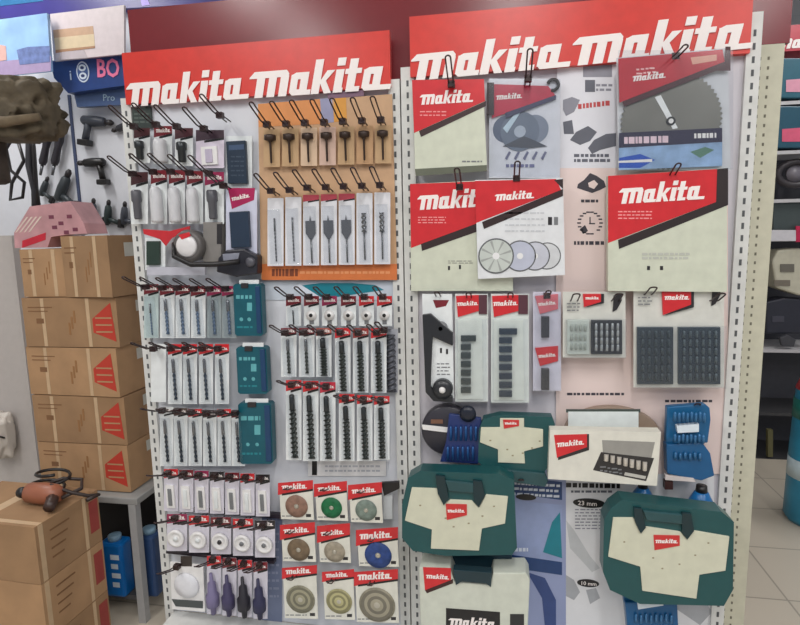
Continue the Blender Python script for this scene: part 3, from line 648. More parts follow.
lb = t.poly('label_band', [(619, 133), (722, 128), (722, 142), (619, 148)], -.0015, .001, M((44, 40, 66), .35))
mb = MB(); t.lines(624, 136, 668, 145, 1, -.002, M((226, 200, 210), .4), mb, .75, -.03); t.lines(694, 132, 716, 140, 1, -.002, WHITE, mb, .6, -.03); mb.build('lettering', lb)
mb = MB(); t.poly('', [(619, 148), (722, 142), (722, 166), (619, 170)], -.0012, .001, M((142, 172, 208), .4, var=.25, scale=22), mb=mb)
t.poly('', [(619, 158), (640, 154), (655, 160), (640, 168), (619, 168)], -.0016, 0, M((30, 80, 180), .4), mb=mb); t.poly('', [(690, 152), (705, 147), (714, 150), (700, 158)], -.0016, 0, M((90, 130, 110), .4), mb=mb)
t.poly('', [(618, 161), (652, 159), (652, 162), (618, 163)], -.002, 0, WHITE, mb=mb); mb.build('picture_strip', t.e)
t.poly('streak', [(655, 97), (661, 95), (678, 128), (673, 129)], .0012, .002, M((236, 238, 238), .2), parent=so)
clear_front(t, 617, 52, 731, 170, -.014)
hook(670, 62, 'dark wire hook above the large round saw blade pack', 'single hooks on the right rack', dz=.0, L=.12)
# 4 pack behind, 5 discs pack
t = Flat('blade_pack', 'red and pale green flat box half hidden behind the four-disc pack', 'pack', 460, 290, -.037, 'wedge-printed blade packs')
t.poly('carton', [(410, 184), (487, 180), (513, 182), (513, 291), (411, 291)], 0, .022, CREAM, bevel=.001)
t.poly('header_panel', [(410, 184), (513, 180), (513, 210), (411, 248)], -.0006, 0, RED); t.word(418, 210, 492, 206, -.0006, h=1.15)
t.poly('slash', [(421, 244), (513, 210), (513, 219), (422, 251)], -.001, 0, M((50, 34, 34), .4))
mb = MB(); t.lines(418, 216, 446, 224, 3, -.001, M((236, 150, 150), .4), mb, .4); t.lines(448, 260, 474, 264, 2, -.001, M((160, 162, 150), .5), mb, .5); t.rect('', 448, 266, 450, 270, -.001, 0, DARK, mb=mb); t.rect('', 459, 265, 461, 269, -.001, 0, DARK, mb=mb); mb.build('print', t.e)
hook(461, 192, 'dark wire hook over the box hidden behind the four-disc pack', 'single hooks on the right rack', dz=.045)
t = Flat('blade_pack', 'white pack printed with four overlapping grey discs under a red wedge', 'pack', 520, 278, -.06, 'wedge-printed blade packs')
t.poly('carton', [(475, 180), (563, 178), (565, 275), (478, 279)], 0, .02, M((222, 224, 226), .4), bevel=.001)
t.poly('header_panel', [(475, 181), (556, 179), (561, 190), (476, 223)], -.0006, 0, RED); t.word(495, 201, 534, 198, -.0006)
t.poly('slash', [(482, 222), (563, 189), (554, 180), (563, 179), (563, 196), (484, 229)], -.001, 0, M((50, 32, 32), .4))
for k, (cx, r) in enumerate(((547, 14), (535, 15), (520, 16), (496, 18))):
    c = t.q(cx, 256); c2 = t.q(cx + r, 256); mb = MB(); f = -.0006 - .0004 * k
    mb.disc(c[0], c[1], (c2[0] - c[0]), f, 0, M((96, 98, 100), .4), 32); mb.disc(c[0], c[1], (c2[0] - c[0]) * .92, f - .0002, 0, M([(206, 208, 210), (196, 198, 208), (186, 190, 206), (196, 202, 196)][k], .35), 32)
    mb.disc(c[0], c[1], (c2[0] - c[0]) * .2, f - .0004, 0, M((230, 230, 230), .35), 14)
    if k == 3:
        for j in range(8):
            q = math.pi * (j + .3) / 4; R1 = (c2[0] - c[0]) * .88; mb.prism([(c[0], c[1]), (c[0] + R1 * math.cos(q), c[1] + R1 * math.sin(q)), (c[0] + R1 * math.cos(q + .16), c[1] + R1 * math.sin(q + .16))], f - .0003, 0, M((160, 164, 160), .35))
    mb.build('printed_disc', t.e)
mb = MB(); t.rect('', 548, 217, 552, 225, -.001, 0, DARK, mb=mb); t.rect('', 554, 217, 558, 225, -.001, 0, GREY, mb=mb); t.lines(505, 210, 545, 234, 4, -.001, M((200, 202, 206), .4), mb, .3); mb.build('print', t.e)
hook(516, 183, 'dark wire hook over the four-disc pack', 'single hooks on the right rack', dz=.04, L=.12)
# 6 big flat box
t = Flat('blade_pack', 'largest red and pale green flat box, right of the tool icons', 'pack', 668, 292, -.07, 'wedge-printed blade packs')
t.poly('carton', [(608, 176), (727, 168), (727, 292), (608, 291)], 0, .025, CREAM, bevel=.001)
t.poly('header_panel', [(608, 176), (717, 169), (716, 202), (608, 243)], -.0006, 0, RED); t.word(619, 204, 704, 199, -.0006, h=1.15)
t.poly('slash', [(618, 240), (716, 202), (717, 169), (728, 168), (728, 205), (619, 249)], -.001, 0, M((44, 34, 34), .4))
mb = MB(); t.lines(618, 210, 652, 220, 3, -.001, M((240, 150, 150), .4), mb, .4); t.lines(642, 252, 690, 260, 2, -.001, M((186, 188, 178), .5), mb, .6); t.rect('', 647, 266, 650, 270, -.001, 0, DARK, mb=mb); t.rect('', 660, 266, 663, 270, -.001, 0, DARK, mb=mb); mb.build('print', t.e)
hook(666, 181, 'dark wire hook over the largest red and pale green flat box', 'single hooks on the right rack', dz=.03, L=.1)
# row 3
t = Flat('tool_pack', 'white pack framed by a black curved handle, leftmost of the middle row', 'pack', 440, 402, -.06)
t.poly('backing_card', [(422, 294), (452, 294), (454, 398), (432, 398), (425, 386)], 0, .004, PALE)
t.poly('frame', [(423, 314), (431, 313), (453, 332), (453, 345), (433, 336), (431, 385), (436, 392), (453, 395), (453, 401), (434, 400), (426, 391)], -.014, 0, M((38, 40, 44), .35), bevel=.002)
c = t.q(443, 388); mb = MB(); mb.lathe([(.03, .0), (.028, -.02), (.012, -.022)], M((44, 46, 50), .35), (c[0], 0, c[1]), 'y', 20); mb.lathe([(.01, -.0225), (.008, -.026)], WHITE, (c[0], 0, c[1]), 'y', 12); mb.build('roller', t.e)
t.poly('header_panel', [(433, 300), (449, 300), (446, 306), (436, 308)], -.001, 0, DR)
mb = MB(); t.rect('', 440, 348, 442, 353, -.001, 0, DARK, mb=mb); t.rect('', 446, 349, 448, 354, -.001, 0, DARK, mb=mb); t.lines(437, 362, 450, 376, 4, -.001, GREY, mb, .3); mb.build('print', t.e)
mb = MB(); c = t.q(441, 328); mb.lathe([(.02, 0), (.018, -.012), (.006, -.014)], GREY, (c[0], 0, c[1]), 'y', 18); mb.build('dial', t.e)
def comb_pack(x0, y0, x1, y1, xa, xb, ya, yb, n, mat, label, red0):
    t = Flat('bit_set', label, 'set', (x0 + x1) / 2, y1, -.06, 'upright socket bit packs')
    t.rect('backing_card', x0, y0, x1, y1, .004, .006, M((214, 220, 216), .4)); w = x1 - x0
    t.poly('header_panel', [(x0 + 1, y0 + 2), (x0 + w * .72, y0 + 1), (x0 + w * .72, y0 + 17), (x0 + 3, y0 + 23)], -.0006, .004, RED); t.word(x0 + 2, y0 + 12, x0 + w * .7, y0 + 11, -.0006)
    t.rect('corner_block', x0 + w * .72, y0 + 1, x1 - 1, y0 + 20, -.001, .004, M((86, 50, 60), .4))
    t.poly('insert_card', [(x0 + 3, y0 + 26), (x1 - 6, y0 + 26), (x1 - 5, y1 - 3), (x0 + 3, y1 - 3)], .0, .004, M((222, 228, 220), .4))
    h = (yb - ya) / n
    for k in range(n):
        mb = MB(); t.rect('', xa, ya + h * k, xb + (5 if k == 0 else 0), ya + h * (k + .68), -.01, 0, mat, mb=mb); mb.build('socket', t.e, .001)
    clear_front(t, x0 + 1, y0 + 24, x1 - 1, y1, -.014)
comb_pack(455, 294, 488, 402, 461, 471, 335, 395, 7, M((44, 56, 56), .35), 'clear pack with seven dark sockets in a column, second in the middle row', 0)
comb_pack(491, 294, 529, 403, 499, 512, 328, 399, 8, M((34, 50, 66), .35), 'clear pack with eight blue-black sockets in a column, third in middle row', 0)
t = Flat('bit_set', 'narrow pale double pack with two red labels between sockets and black sets', 'set', 546, 392, -.045)
t.rect('backing_card', 533, 292, 561, 391, .004, .006, M((212, 210, 224), .4))
for yy in (296, 348):
    h = t.poly('header_panel', [(535, yy), (558, yy - 2), (558, yy + 13), (540, yy + 18)], -.001, .004, RED if yy > 300 else M((214, 110, 120), .35)); t.word(538, yy + 10, 556, yy + 8, -.001)
    t.rect('socket', 541, yy + 20, 549, yy + 41, -.012, .004, M((54, 54, 60), .35), bevel=.001)
clear_front(t, 534, 293, 561, 390, -.015)
def bitset(x0, y0, x1, y1, yl, label, red, cells, hooks):
    t = Flat('bit_set', label, 'set', (x0 + x1) / 2, y1, -.06, 'clear-cased black bit sets')
    t.rect('backing_card', x0, y0, x1, y1, .006, .008, M((212, 212, 204), .4)); a0, b0, a1, b1 = red
    t.poly('header_panel', [(a0, b0), (a1, b0), (a1, b0 + (b1 - b0) * .6), (a0 + 1, b1)], -.0006, .006, RED); t.word(a0 + 2, b0 + (b1 - b0) * .42, a1 - 2, b0 + (b1 - b0) * .40, -.0006)
    t.poly('slash', [(a1, b0), (a1 + 3, b0), (a1 + 3, b0 + (b1 - b0) * .7), (a0 + 4, b1), (a1, b0 + (b1 - b0) * .6)], 0, .006, DARK)
    for (c0, c1, m1, m2, nx, ny) in cells:
        tr = t.rect('tray', c0, yl, c1, y1 - 4, -.004, .006, m1, bevel=.001); mb = MB()
        for i in range(nx):
            for j in range(ny):
                u = c0 + 2 + (c1 - c0 - 4) * (i + .5) / nx; v = yl + 3 + (y1 - yl - 10) * (j + .5) / ny
                A = t.q(u, v); mb.lathe([(.0035, -.008), (.0035, .006), (.0025, .010)], m2, (A[0], -.007, A[1]), 'z', 8)
        mb.build('bits', tr)
    mb = MB(); t.lines(x0 + 4, y0 + 10, x0 + 18, y0 + 20, 3, .0005, GREY, mb, .35); t.poly('', [(x1 - 12, y0 + 4), (x1 - 4, y0 + 2), (x1 - 4, y0 + 9), (x1 - 9, y0 + 18), (x1 - 13, y0 + 20)], .003, .006, DARK, mb=mb); mb.build('print', t.e)
    clear_front(t, x0 + 1, yl - 2, x1 - 1, y1 - 1, -.018)
bitset(563, 292, 626, 358, 320, 'black bit set with one white tray in clear case, middle row', (583, 294, 601, 307), [(567, 589, M((196, 204, 196), .4), M((170, 178, 170), .4), 4, 3), (591, 622, M((44, 46, 50), .35), M((190, 195, 198), .3, .5), 5, 4)], 0)
bitset(634, 286, 725, 388, 327, 'large grey-black twin-tray drill set in clear case, right end of middle row', (662, 289, 691, 315), [(637, 673, M((48, 60, 68), .35), M((80, 92, 98), .3, .5), 5, 6), (678, 720, M((44, 58, 68), .35), M((96, 110, 116), .3, .5), 6, 6)], 0)
for k, (x, y) in enumerate(((572, 302), (612, 302), (644, 296), (708, 302))):
    hook(x, y, 'dark wire hook above the %s' % ['left corner of the set with white tray', 'right corner of the set with white tray', 'left corner of the twin-tray drill set', 'right corner of the twin-tray drill set'][k], 'single hooks on the right rack', dz=.03, L=.09, w=.009)
for k, (x, y) in enumerate(((440, 297), (470, 298), (510, 298), (546, 296))):
    hook(x, y, 'dark wire hook above the %s' % ['pack with black curved handle', 'pack of seven dark sockets', 'pack of eight blue-black sockets', 'narrow double pack'][k], 'single hooks on the right rack', dz=.02, L=.08)
# row 4
t = Flat('round_case', 'round black case lid with white tag, left of the green and cream case', 'case', 445, 458, -.05)
c = t.q(447, 431); c2 = t.q(473, 431); r = c2[0] - c[0]; mb = MB()
mb.lathe([(r, .03), (r * 1.0, .004), (r * .93, 0), (r * .2, -.002)], M((52, 50, 58), .35), (c[0], 0, c[1]), 'y', 36); mb.build('lid', t.e)
t.poly('tag', [(422, 424), (449, 427), (448, 432), (423, 429)], -.005, -.003, WHITE); t.rect('sticker', 431, 419, 443, 423, -.005, -.003, M((120, 84, 66), .5))
t = Flat('bit_set', 'dark blue open rack of small bits in front of the round black case', 'set', 460, 466, -.07)
t.poly('tray', [(449, 414), (481, 418), (484, 446), (478, 464), (440, 462), (446, 442)], 0, .012, M((30, 50, 106), .35), bevel=.002)
for i in range(6):
    for j in range(2):
        A = t.q(451 + i * 5 - j * 3, 433 + j * 20); mb = MB(); mb.lathe([(.004, -.02), (.004, .016), (.0025, .022)], M((40, 90, 150), .3, .3), (A[0], -.006, A[1]), 'z', 8); mb.build('bit', t.e)
mb = MB(); A = t.q(468, 413); mb.lathe([(.022, .004), (.024, -.01), (.01, -.014)], M((26, 32, 46), .35), (A[0], 0, A[1]), 'y', 18); mb.build('knob', t.e)

def tool_case(label, pts_shell, cream_parts, logo, handle, Y=-.11, th=.07, extra=None):
    xs = [p[0] for p in pts_shell]; ys = [p[1] for p in pts_shell]
    t = Flat('tool_case', label, 'case', sum(xs) / len(xs), max(ys), Y, 'green and cream tool cases')
    t.poly('shell', pts_shell, 0, th, GREEN, bevel=.006)
    for cp in cream_parts: t.poly('cream_panel', cp, -.004, .002, M((208, 208, 186), .45, var=.05), bevel=.0012)
    x0, y0, x1, y1 = logo
    t.poly('badge', [(x0, y0), (x1, y0 + .5), (x1, y0 + (y1 - y0) * .7), (x0 + 1, y1)], -.006, -.004, M((200, 50, 50), .35)); t.word(x0 + 1.5, y0 + (y1 - y0) * .52, x1 - 2, y0 + (y1 - y0) * .52, -.006)
    mb = MB(); sp = M((150, 140, 110), .5)
    for (u, v) in ((-.34, .3), (.3, .28), (-.05, -.2), (.08, -.12), (-.12, .0), (.2, .05)):
        cx, cy = (min(xs) + max(xs)) / 2 + u * (max(xs) - min(xs)), (min(ys) + max(ys)) / 2 - v * (max(ys) - min(ys)) * .5 + 4
        t.rect('', cx - 1, cy - .7, cx + 1, cy + .7, -.0044, -.004, sp, mb=mb)
    mb.build('print', t.e)
    for hp in handle: t.poly('handle', hp, -.009, .012, M((40, 76, 80), .25), bevel=.003)
    for lp in (extra or []): t.poly('latch', lp, -.010, 0, M((18, 46, 52), .2), bevel=.001)
    return t
tool_case('small green and cream tool case, upper middle of the right rack', [(483, 419), (500, 415), (552, 417), (555, 424), (549, 466), (542, 475), (486, 469), (478, 462), (479, 430)],
          [[(500, 418), (524, 418), (524, 427), (543, 429), (543, 446), (524, 451), (525, 463), (498, 462), (498, 449), (480, 442), (481, 427), (500, 427)]], (503, 419, 519, 428),
          [[(478, 466), (545, 472), (548, 480), (545, 486), (480, 476)]], Y=-.085, th=.035)
t = Flat('round_case', 'brown rounded clear-lidded pack with a blank white card', 'pack', 612, 434, -.04)
c = t.q(612, 434); c2 = t.q(661, 434); r = c2[0] - c[0]; rz = t.q(612, 407)[1] - c[1]
mb = MB(); mb.prism([(c[0] + r * math.cos(math.pi * k / 20), c[1] + rz * math.sin(math.pi * k / 20)) for k in range(21)] + [(c[0] - r, c[1] - .03), (c[0] + r, c[1] - .03)], 0, .025, M((146, 126, 110), .4)); mb.build('lid', t.e, .003)
t.rect('card', 568, 411, 638, 436, -.006, -.002, M((226, 232, 230), .4)); t.rect('card_edge', 566, 409, 640, 412, -.005, 0, M((70, 80, 76), .4))
t = Flat('socket_set_box', 'white carton printed with a black socket set picture and red wedge', 'box', 606, 484, -.12)
t.poly('carton', [(550, 430), (661, 432), (657, 486), (548, 479)], 0, .035, M((220, 218, 206), .5), bevel=.0015)
t.poly('header_panel', [(554, 435), (587, 434), (587, 447), (557, 458)], -.0006, 0, RED); t.word(557, 447, 584, 444, -.0006)
t.poly('slash', [(587, 434), (589, 434), (589, 450), (558, 460), (558, 457), (587, 447)], -.001, 0, DARK)
t.poly('picture', [(602, 440), (655, 442), (646, 481), (593, 470), (603, 454)], -.0006, 0, M((150, 148, 142), .4))
t.poly('picture', [(601, 452), (654, 458), (646, 481), (593, 470)], -.001, 0, M((48, 46, 46), .4))
mb = MB()
for k in range(7):
    A = t.q(606 + k * 6.4, 459 + k * 1.6); mb.lathe([(.006, -.004), (.006, .014 + .001 * k)], M((206, 200, 190), .3, .4), (A[0], -.0025, A[1]), 'z', 8)
t.poly('', [(625, 472), (646, 476), (645, 479), (624, 475)], -.0018, 0, M((190, 188, 180), .4), mb=mb); t.lines(600, 465, 622, 472, 2, -.0018, GREY, mb, .4, .15); mb.build('printed_sockets', t.e)
# blue open case
def blue_case(name, label, pts, lid, Y, lbl, rows_):
    xs = [p[0] for p in pts + lid]; t = Flat('bit_case', label, 'case', sum(xs) / len(xs), max(p[1] for p in pts), Y, 'bright blue bit cases')
    t.poly('lid', lid, 0, .022, M((20, 92, 138), .3), bevel=.003); t.poly('tray', pts, -.012, .022, M((18, 86, 134), .3), bevel=.003)
    t.poly('label', lbl, -.015, .0, M((214, 224, 232), .35))
    for (x0, y0, x1, y1, n) in rows_:
        for k in range(n):
            A = t.q(x0 + (x1 - x0) * (k + .5) / n, (y0 + y1) / 2 + (1 if k % 2 else 0)); hh = abs(t.q(x0, y0)[1] - t.q(x0, y1)[1]) / 2
            mb = MB(); mb.lathe([(.0038, -hh), (.0038, hh * .7), (.0022, hh)], M((66, 120, 168), .3, .4), (A[0], -.017, A[1]), 'z', 8); mb.build('bit', t.e)
    return t
t = blue_case('bit_case', 'bright blue open bit case hanging right of the white socket carton',
    [(665, 443), (701, 441), (709, 452), (713, 474), (700, 479), (666, 472)], [(667, 407), (705, 404), (710, 408), (711, 420), (708, 443), (666, 444)], -.07,
    [(675, 424), (697, 422), (697, 430), (676, 431)], [(671, 432, 703, 440, 8), (671, 410, 704, 419, 8), (671, 450, 700, 457, 6)])
t.poly('badge', [(664, 473), (692, 476), (694, 480), (664, 478)], -.013, 0, M((210, 200, 196), .4)); t.rect('clip', 664, 480, 672, 488, -.01, .01, M((60, 32, 30), .4))
hook(690, 405, 'dark wire hook above the bright blue open bit case', 'single hooks on the right rack', dz=.02, L=.06)
# row 5
tool_case('large green and cream tool case at the lower left of the right rack', [(408, 478), (420, 471), (500, 474), (514, 480), (517, 548), (512, 555), (446, 556), (413, 551), (402, 538), (402, 505)],
          [[(412, 487), (437, 488), (444, 504), (450, 499), (472, 500), (479, 507), (486, 494), (508, 496), (505, 523), (482, 528), (479, 550), (431, 548), (432, 529), (405, 520)]], (446, 503, 467, 519),
          [[(445, 479), (474, 482), (474, 492), (449, 490)]], Y=-.14, th=.055,
          extra=[[(436, 474), (445, 475), (449, 497), (444, 504), (438, 492)], [(473, 479), (482, 480), (485, 494), (479, 506), (474, 499)]])
tool_case('large green and cream tool case at the lower right of the right rack', [(611, 508), (622, 500), (722, 512), (734, 522), (733, 590), (724, 606), (640, 604), (610, 590), (603, 572), (604, 520)],
          [[(613, 517), (633, 517), (640, 532), (646, 526), (680, 531), (686, 538), (694, 530), (729, 536), (725, 570), (699, 574), (696, 598), (642, 590), (640, 566), (608, 556)]], (653, 534, 679, 549),
          [[(642, 509), (682, 513), (682, 523), (646, 519)]], Y=-.16, th=.055,
          extra=[[(633, 506), (641, 507), (645, 526), (640, 532), (634, 520)], [(681, 511), (690, 512), (693, 529), (686, 538), (681, 530)]])
for (x0, y0, x1, y1, l) in ((632, 484, 652, 506, 'blue clip bottle behind the lower right tool case, by the white carton'), (688, 488, 712, 516, 'blue domed hand tool behind the lower right case, under the open case')):
    t = Flat('tool_holder', l, 'holder', (x0 + x1) / 2, y1, -.05); A = t.q((x0 + x1) / 2, y0); B = t.q((x0 + x1) / 2, y1); w = abs(t.q(x1, y1)[0] - t.q(x0, y1)[0]) / 2
    mb = MB(); mb.lathe([(w, B[1]), (w, B[1] + (A[1] - B[1]) * .55), (w * .6, A[1] - .012), (w * .5, A[1] - .01)], M((20, 100, 160), .3), (0, .0, 0), n=18); mb.build('body', t.e)
    mb = MB(); mb.lathe([(w * .5, A[1] - .012), (w * .45, A[1] + .008)], BLACK, (0, 0, 0), n=16); mb.build('cap', t.e)
# bottom carton case
t = Flat('tool_case', 'pale tool case with black name plate at the bottom of right rack', 'case', 475, 640, -.13)
t.poly('shell', [(419, 568), (426, 567), (450, 569), (455, 582), (490, 585), (493, 573), (526, 573), (530, 580), (527, 645), (421, 645)], 0, .08, M((206, 210, 196), .45), bevel=.003)
t.poly('header_panel', [(423, 567), (451, 568), (451, 580), (425, 590)], -.001, 0, RED); t.word(426, 578, 449, 579, -.001)
t.poly('slash', [(425, 590), (453, 579), (453, 583), (427, 593)], -.0014, 0, M((60, 30, 30), .4))
t.poly('handle', [(453, 568), (492, 571), (491, 586), (486, 582), (462, 580), (456, 584)], -.008, .02, M((28, 52, 60), .35), bevel=.002)
t.poly('name_plate', [(446, 608), (500, 612), (500, 640), (446, 640)], -.001, 0, M((30, 28, 30), .4)); t.word(449, 625, 497, 628, -.001)
t.rect('side_plate', 510, 614, 524, 640, -.001, 0, M((44, 44, 46), .4))
t = Flat('blister_pack', 'dark teal flat pack squeezed between the lower left cases', 'pack', 478, 570, -.06)
t.poly('pouch', [(430, 552), (512, 556), (512, 572), (428, 570)], 0, .03, M((20, 52, 66), .4), bevel=.003)
t = blue_case('bit_case', 'bright blue case with white label at the bottom right of the rack',
    [(624, 600), (676, 598), (678, 640), (628, 640)], [(622, 588), (678, 586), (677, 602), (624, 604)], -.10, [(636, 599), (661, 596), (662, 602), (637, 606)], [(632, 610, 672, 618, 8)])
# hook at the bottoms
for k, (x, y) in enumerate(((520, 478), (606, 436), (648, 512), (452, 478))):
    hook(x, y, 'dark wire hook behind the %s' % ['small green and cream tool case', 'white socket carton', 'lower right tool case', 'lower left tool case'][k], 'single hooks on the right rack', dz=.03, L=.08)

# ================================================================== LEFT SIDE: storage rack, cartons
sh_z = .525
e = empty('storage_rack', (-1.6, .36, 0), 'grey metal rack holding the carton tower', 'rack')
m = MB(); m.box(-.27, .245, -.20, .2, sh_z - .03, sh_z - .004, M((150, 150, 148), .4)); m.build('shelf', e, .003)
for xx in (-.25, .205):
    for yy in (-.2, .17):
        m = MB(); m.box(xx, xx + .03, yy, yy + .03, 0, sh_z - .03, M((160, 160, 160), .4)); m.build('leg', e)
m = MB(); m.box(-.22, .205, -.15, .15, .06, .08, M((90, 90, 92), .5)); m.build('lower_shelf', e)
def carton(name, label, c, sx, sy, sz, rz=0, logo=True, mat=CART, group=None, seed=0):
    """c = bottom centre"""
    r_ = random.Random(seed); e = empty(name, c, label, 'box', group, rz)
    m = MB(); m.box(-sx / 2, sx / 2, -sy / 2, sy / 2, 0, sz, mat); m.build('carton_body', e, .003)
    m = MB(); f = -sy / 2 - .0007; y1 = -sy / 2
    for k, xx in enumerate((-.3, .18)):
        m = MB(); m.box(sx * xx, sx * xx + .014, f, y1, .002, sz - .002, TAPE); m.build('tape', e)
    m = MB(); f = -sy / 2 - .0012
    for k in range(2):
        m.box(-sx * .44, -sx * (.18 + .05 * k), f, y1, sz * (.8 - .08 * k), sz * (.82 - .08 * k), CBROWN)
    m.box(-sx * .36, -sx * .28, f, y1, sz * .48, sz * .58, CBROWN)
    for k in range(3): m.box(-sx * .02 + .012 * k, -sx * .0 + .012 * k, f, y1, sz * (.25 + .12 * k), sz * (.5 + .12 * k), M((150, 108, 68), .8))
    m.build('print', e)
    if logo:
        m = MB(); m.prism([(sx * .24, sz * .58), (sx * .44, sz * .9), (sx * .47, sz * .12), (sx * .24, sz * .3)], f, y1, CRED)
        for k in range(3): m.box(sx * .27, sx * .44, f - .0004, f, sz * (.3 + .14 * k), sz * (.33 + .14 * k), CART)
        m.build('red_mark', e)
    # right-hand end: label and tape
    m = MB(); xe = sx / 2 + .0008; m.box(sx / 2, xe, -sy * .1, sy * .18, sz * .65, sz * .88, M((196, 194, 184), .6)); m.build('side_label', e)
    return e
names = ['lowest', 'second from the bottom', 'middle', 'fourth from the bottom', 'topmost of the marked ones']
ch = .191
for k in range(4):
    cx = -1.604 + (0, .0, -.004, .004, -.004)[k]
    carton('carton', 'brown carton with red mark, %s of the tower' % ['lowest', 'second from the bottom', 'third from the bottom', 'fourth from the bottom'][k], (cx, .345, sh_z + k * ch), .395, .29, ch - .003, (0, R_(1), R_(-1), R_(1.2), 0)[k], True, CART if k % 2 == 0 else CART2, 'brown cartons in the tower', k)
zt = sh_z + 4 * ch
# top box pair = large carton and smaller one behind
e = carton('carton', 'tall plain brown carton on top of the tower, nearest the rack', (-1.49, .29, zt), .205, .2, .226, R_(-4), False, CART2, 'brown cartons in the tower', 9)
e = carton('carton', 'half-covered plain brown carton under the pink bag', (-1.70, .34, zt), .19, .26, .18, R_(3), False, CART, 'brown cartons in the tower', 10)

def blob(name, parent, c, s, mat, amp=.2, freq=3, sub=4, seed=0, rot=0):
    bm = bmesh.new(); bmesh.ops.create_icosphere(bm, subdivisions=sub, radius=1)
    for v in bm.verts:
        d = noise.noise(v.co * freq + Vector((seed, 0, 0))) * amp + noise.noise(v.co * freq * 2.7 + Vector((0, seed, 0))) * amp * .5
        v.co *= 1 + d; v.co = Vector((max(-.85, min(.85, v.co.x)), max(-.85, min(.85, v.co.y)), max(-.8, min(.8, v.co.z))))
        v.co = Vector((v.co.x * s[0], v.co.y * s[1], v.co.z * s[2]))
    me = bpy.data.meshes.new(name); bm.to_mesh(me); bm.free(); me.materials.append(mat)
    for p in me.polygons: p.use_smooth = True
    o = bpy.data.objects.new(name, me); col.objects.link(o); o.parent = parent; o.location = c; o.rotation_euler = (0, rot, 0); return o
# pink bag
q = P(58, 240, .22); e = empty('plastic_bag', (q.x - .1, .36, zt + .185), 'pink and white printed plastic bag lying on top of the cartons', 'bag')
bm_ = MB(); bm_.prism([(-.17, -.0), (-.165, .06), (-.08, .16), (.10, .175), (.15, .09), (.16, .05), (.07, .048), (-.0, .04), (-.02, .0)], -.06, .06, M((198, 150, 154), .3, var=.18, scale=12))
bo = bm_.build('film', e, .012)
m = MB(); m.prism([(-.135, .0), (-.13, .028), (-.02, .058), (-.025, .03)], -.0612, -.06, M((200, 40, 60), .4)); m.build('red_print', e)
m = MB()
for k in range(6):
    u, v = [(.0, .11), (.04, .085), (.01, .07), (.08, .11), (.1, .06), (.06, .05)][k]; m.box(u, u + .022, -.0612, -.06, v, v + .014, M((120, 60, 80), .4))
for k in range(4): m.prism([(-.16 + .02 * k, .06), (-.15 + .02 * k, .062), (-.09 + .02 * k, .12), (-.1 + .02 * k, .12)], -.0611, -.06, M((220, 200, 190), .4))
m.build('white_print', e)
# near carton stack
rz = R_(-2); A = PZ(34, 527, .6); sx, sy = .42, .275
cdir = Vector((-math.cos(rz), -math.sin(rz), 0)); ddir = Vector((-math.sin(rz), math.cos(rz), 0))
cc = A + cdir * sx / 2 + ddir * sy / 2
def near_carton(label, z, h, seed):
    e = empty('carton', (cc.x, cc.y, z), label, 'box', 'cartons stacked at the lower left', rz)
    m = MB(); m.box(-sx / 2, sx / 2, -sy / 2, sy / 2, 0, h, CART if seed % 2 else CART2); m.build('carton_body', e, .004)
    m = MB(); X = sx / 2
    m.box(X, X + .0008, sy * .22, sy * .22 + .014, .002, h - .002, TAPE); m.build('tape', e)
    m = MB(); m.box(X, X + .0008, -sy / 2 + .012, -sy / 2 + .03, .002, h - .002, TAPE)
    m.box(-sx / 2, sx / 2, -sy / 2 + .012, -sy / 2 + .03, h, h + .0006, TAPE); m.box(-sx * .1, -sx * .1 + .04, -sy / 2, sy / 2, h, h + .0006, TAPE); m.build('tape', e)
    m = MB()
    for k in range(4):
        y0 = -sy * .3; m.box(X, X + .0012, y0, y0 + sy * (.3 - .04 * k), h * (.78 - .16 * k), h * (.81 - .16 * k), CBROWN)
    m.build('print', e)
    m = MB(); m.box(X, X + .0012, sy * .32, sy * .47, h * .25, h * .85, M((150, 62, 56), .7)); m.build('red_mark', e)
for k in range(3): near_carton('large brown carton at lower left, %s' % ['standing on the floor under two others', 'middle one of the stack', 'with a corded drill lying on its top'][k], .0 + .2 * k, .198, k)
# corded tool lying on the carton
e = empty('corded_drill', PZ(40, 508, .602), 'copper-brown corded drill lying on the near carton with its cable coiled', 'drill')
m = MB(); m.lathe([(.018, -.07), (.03, -.06), (.033, -.01), (.03, .03), (.02, .05)], M((150, 92, 68), .4), (0, .03, .032), 'x', 18); m.build('motor_body', e)
m = MB(); m.lathe([(.012, -.1), (.016, -.095), (.019, -.07)], BLACK, (0, .03, .03), 'x', 14); m.build('chuck', e)
m = MB(); m.tube([(.02, .03, .03), (.045, .0, .025), (.06, -.03, .02)], [.02, .017, .016], M((60, 42, 36), .4), 10); m.build('grip', e)
m = MB(); e.scale = (1.12, 1.12, 1.12)
m = MB(); pts = [(-.06 + .055 * math.cos(q) + .004 * q, .09 + .045 * math.sin(q), .014 + .006 * q) for q in [k * .35 for k in range(34)]]
m.tube(pts, .005, BLACK, 6)
m.tube([(.05, .03, .02), (.08, .08, .03), (.05, .12, .04), (0, .1, .05), (-.03, .06, .045), (.02, .03, .06), (.07, .05, .03), (.11, .07, .012), (.13, .09, .008), (.12, .05, .008)], .006, M((50, 38, 34), .5), 6)
m.build('cable', e)
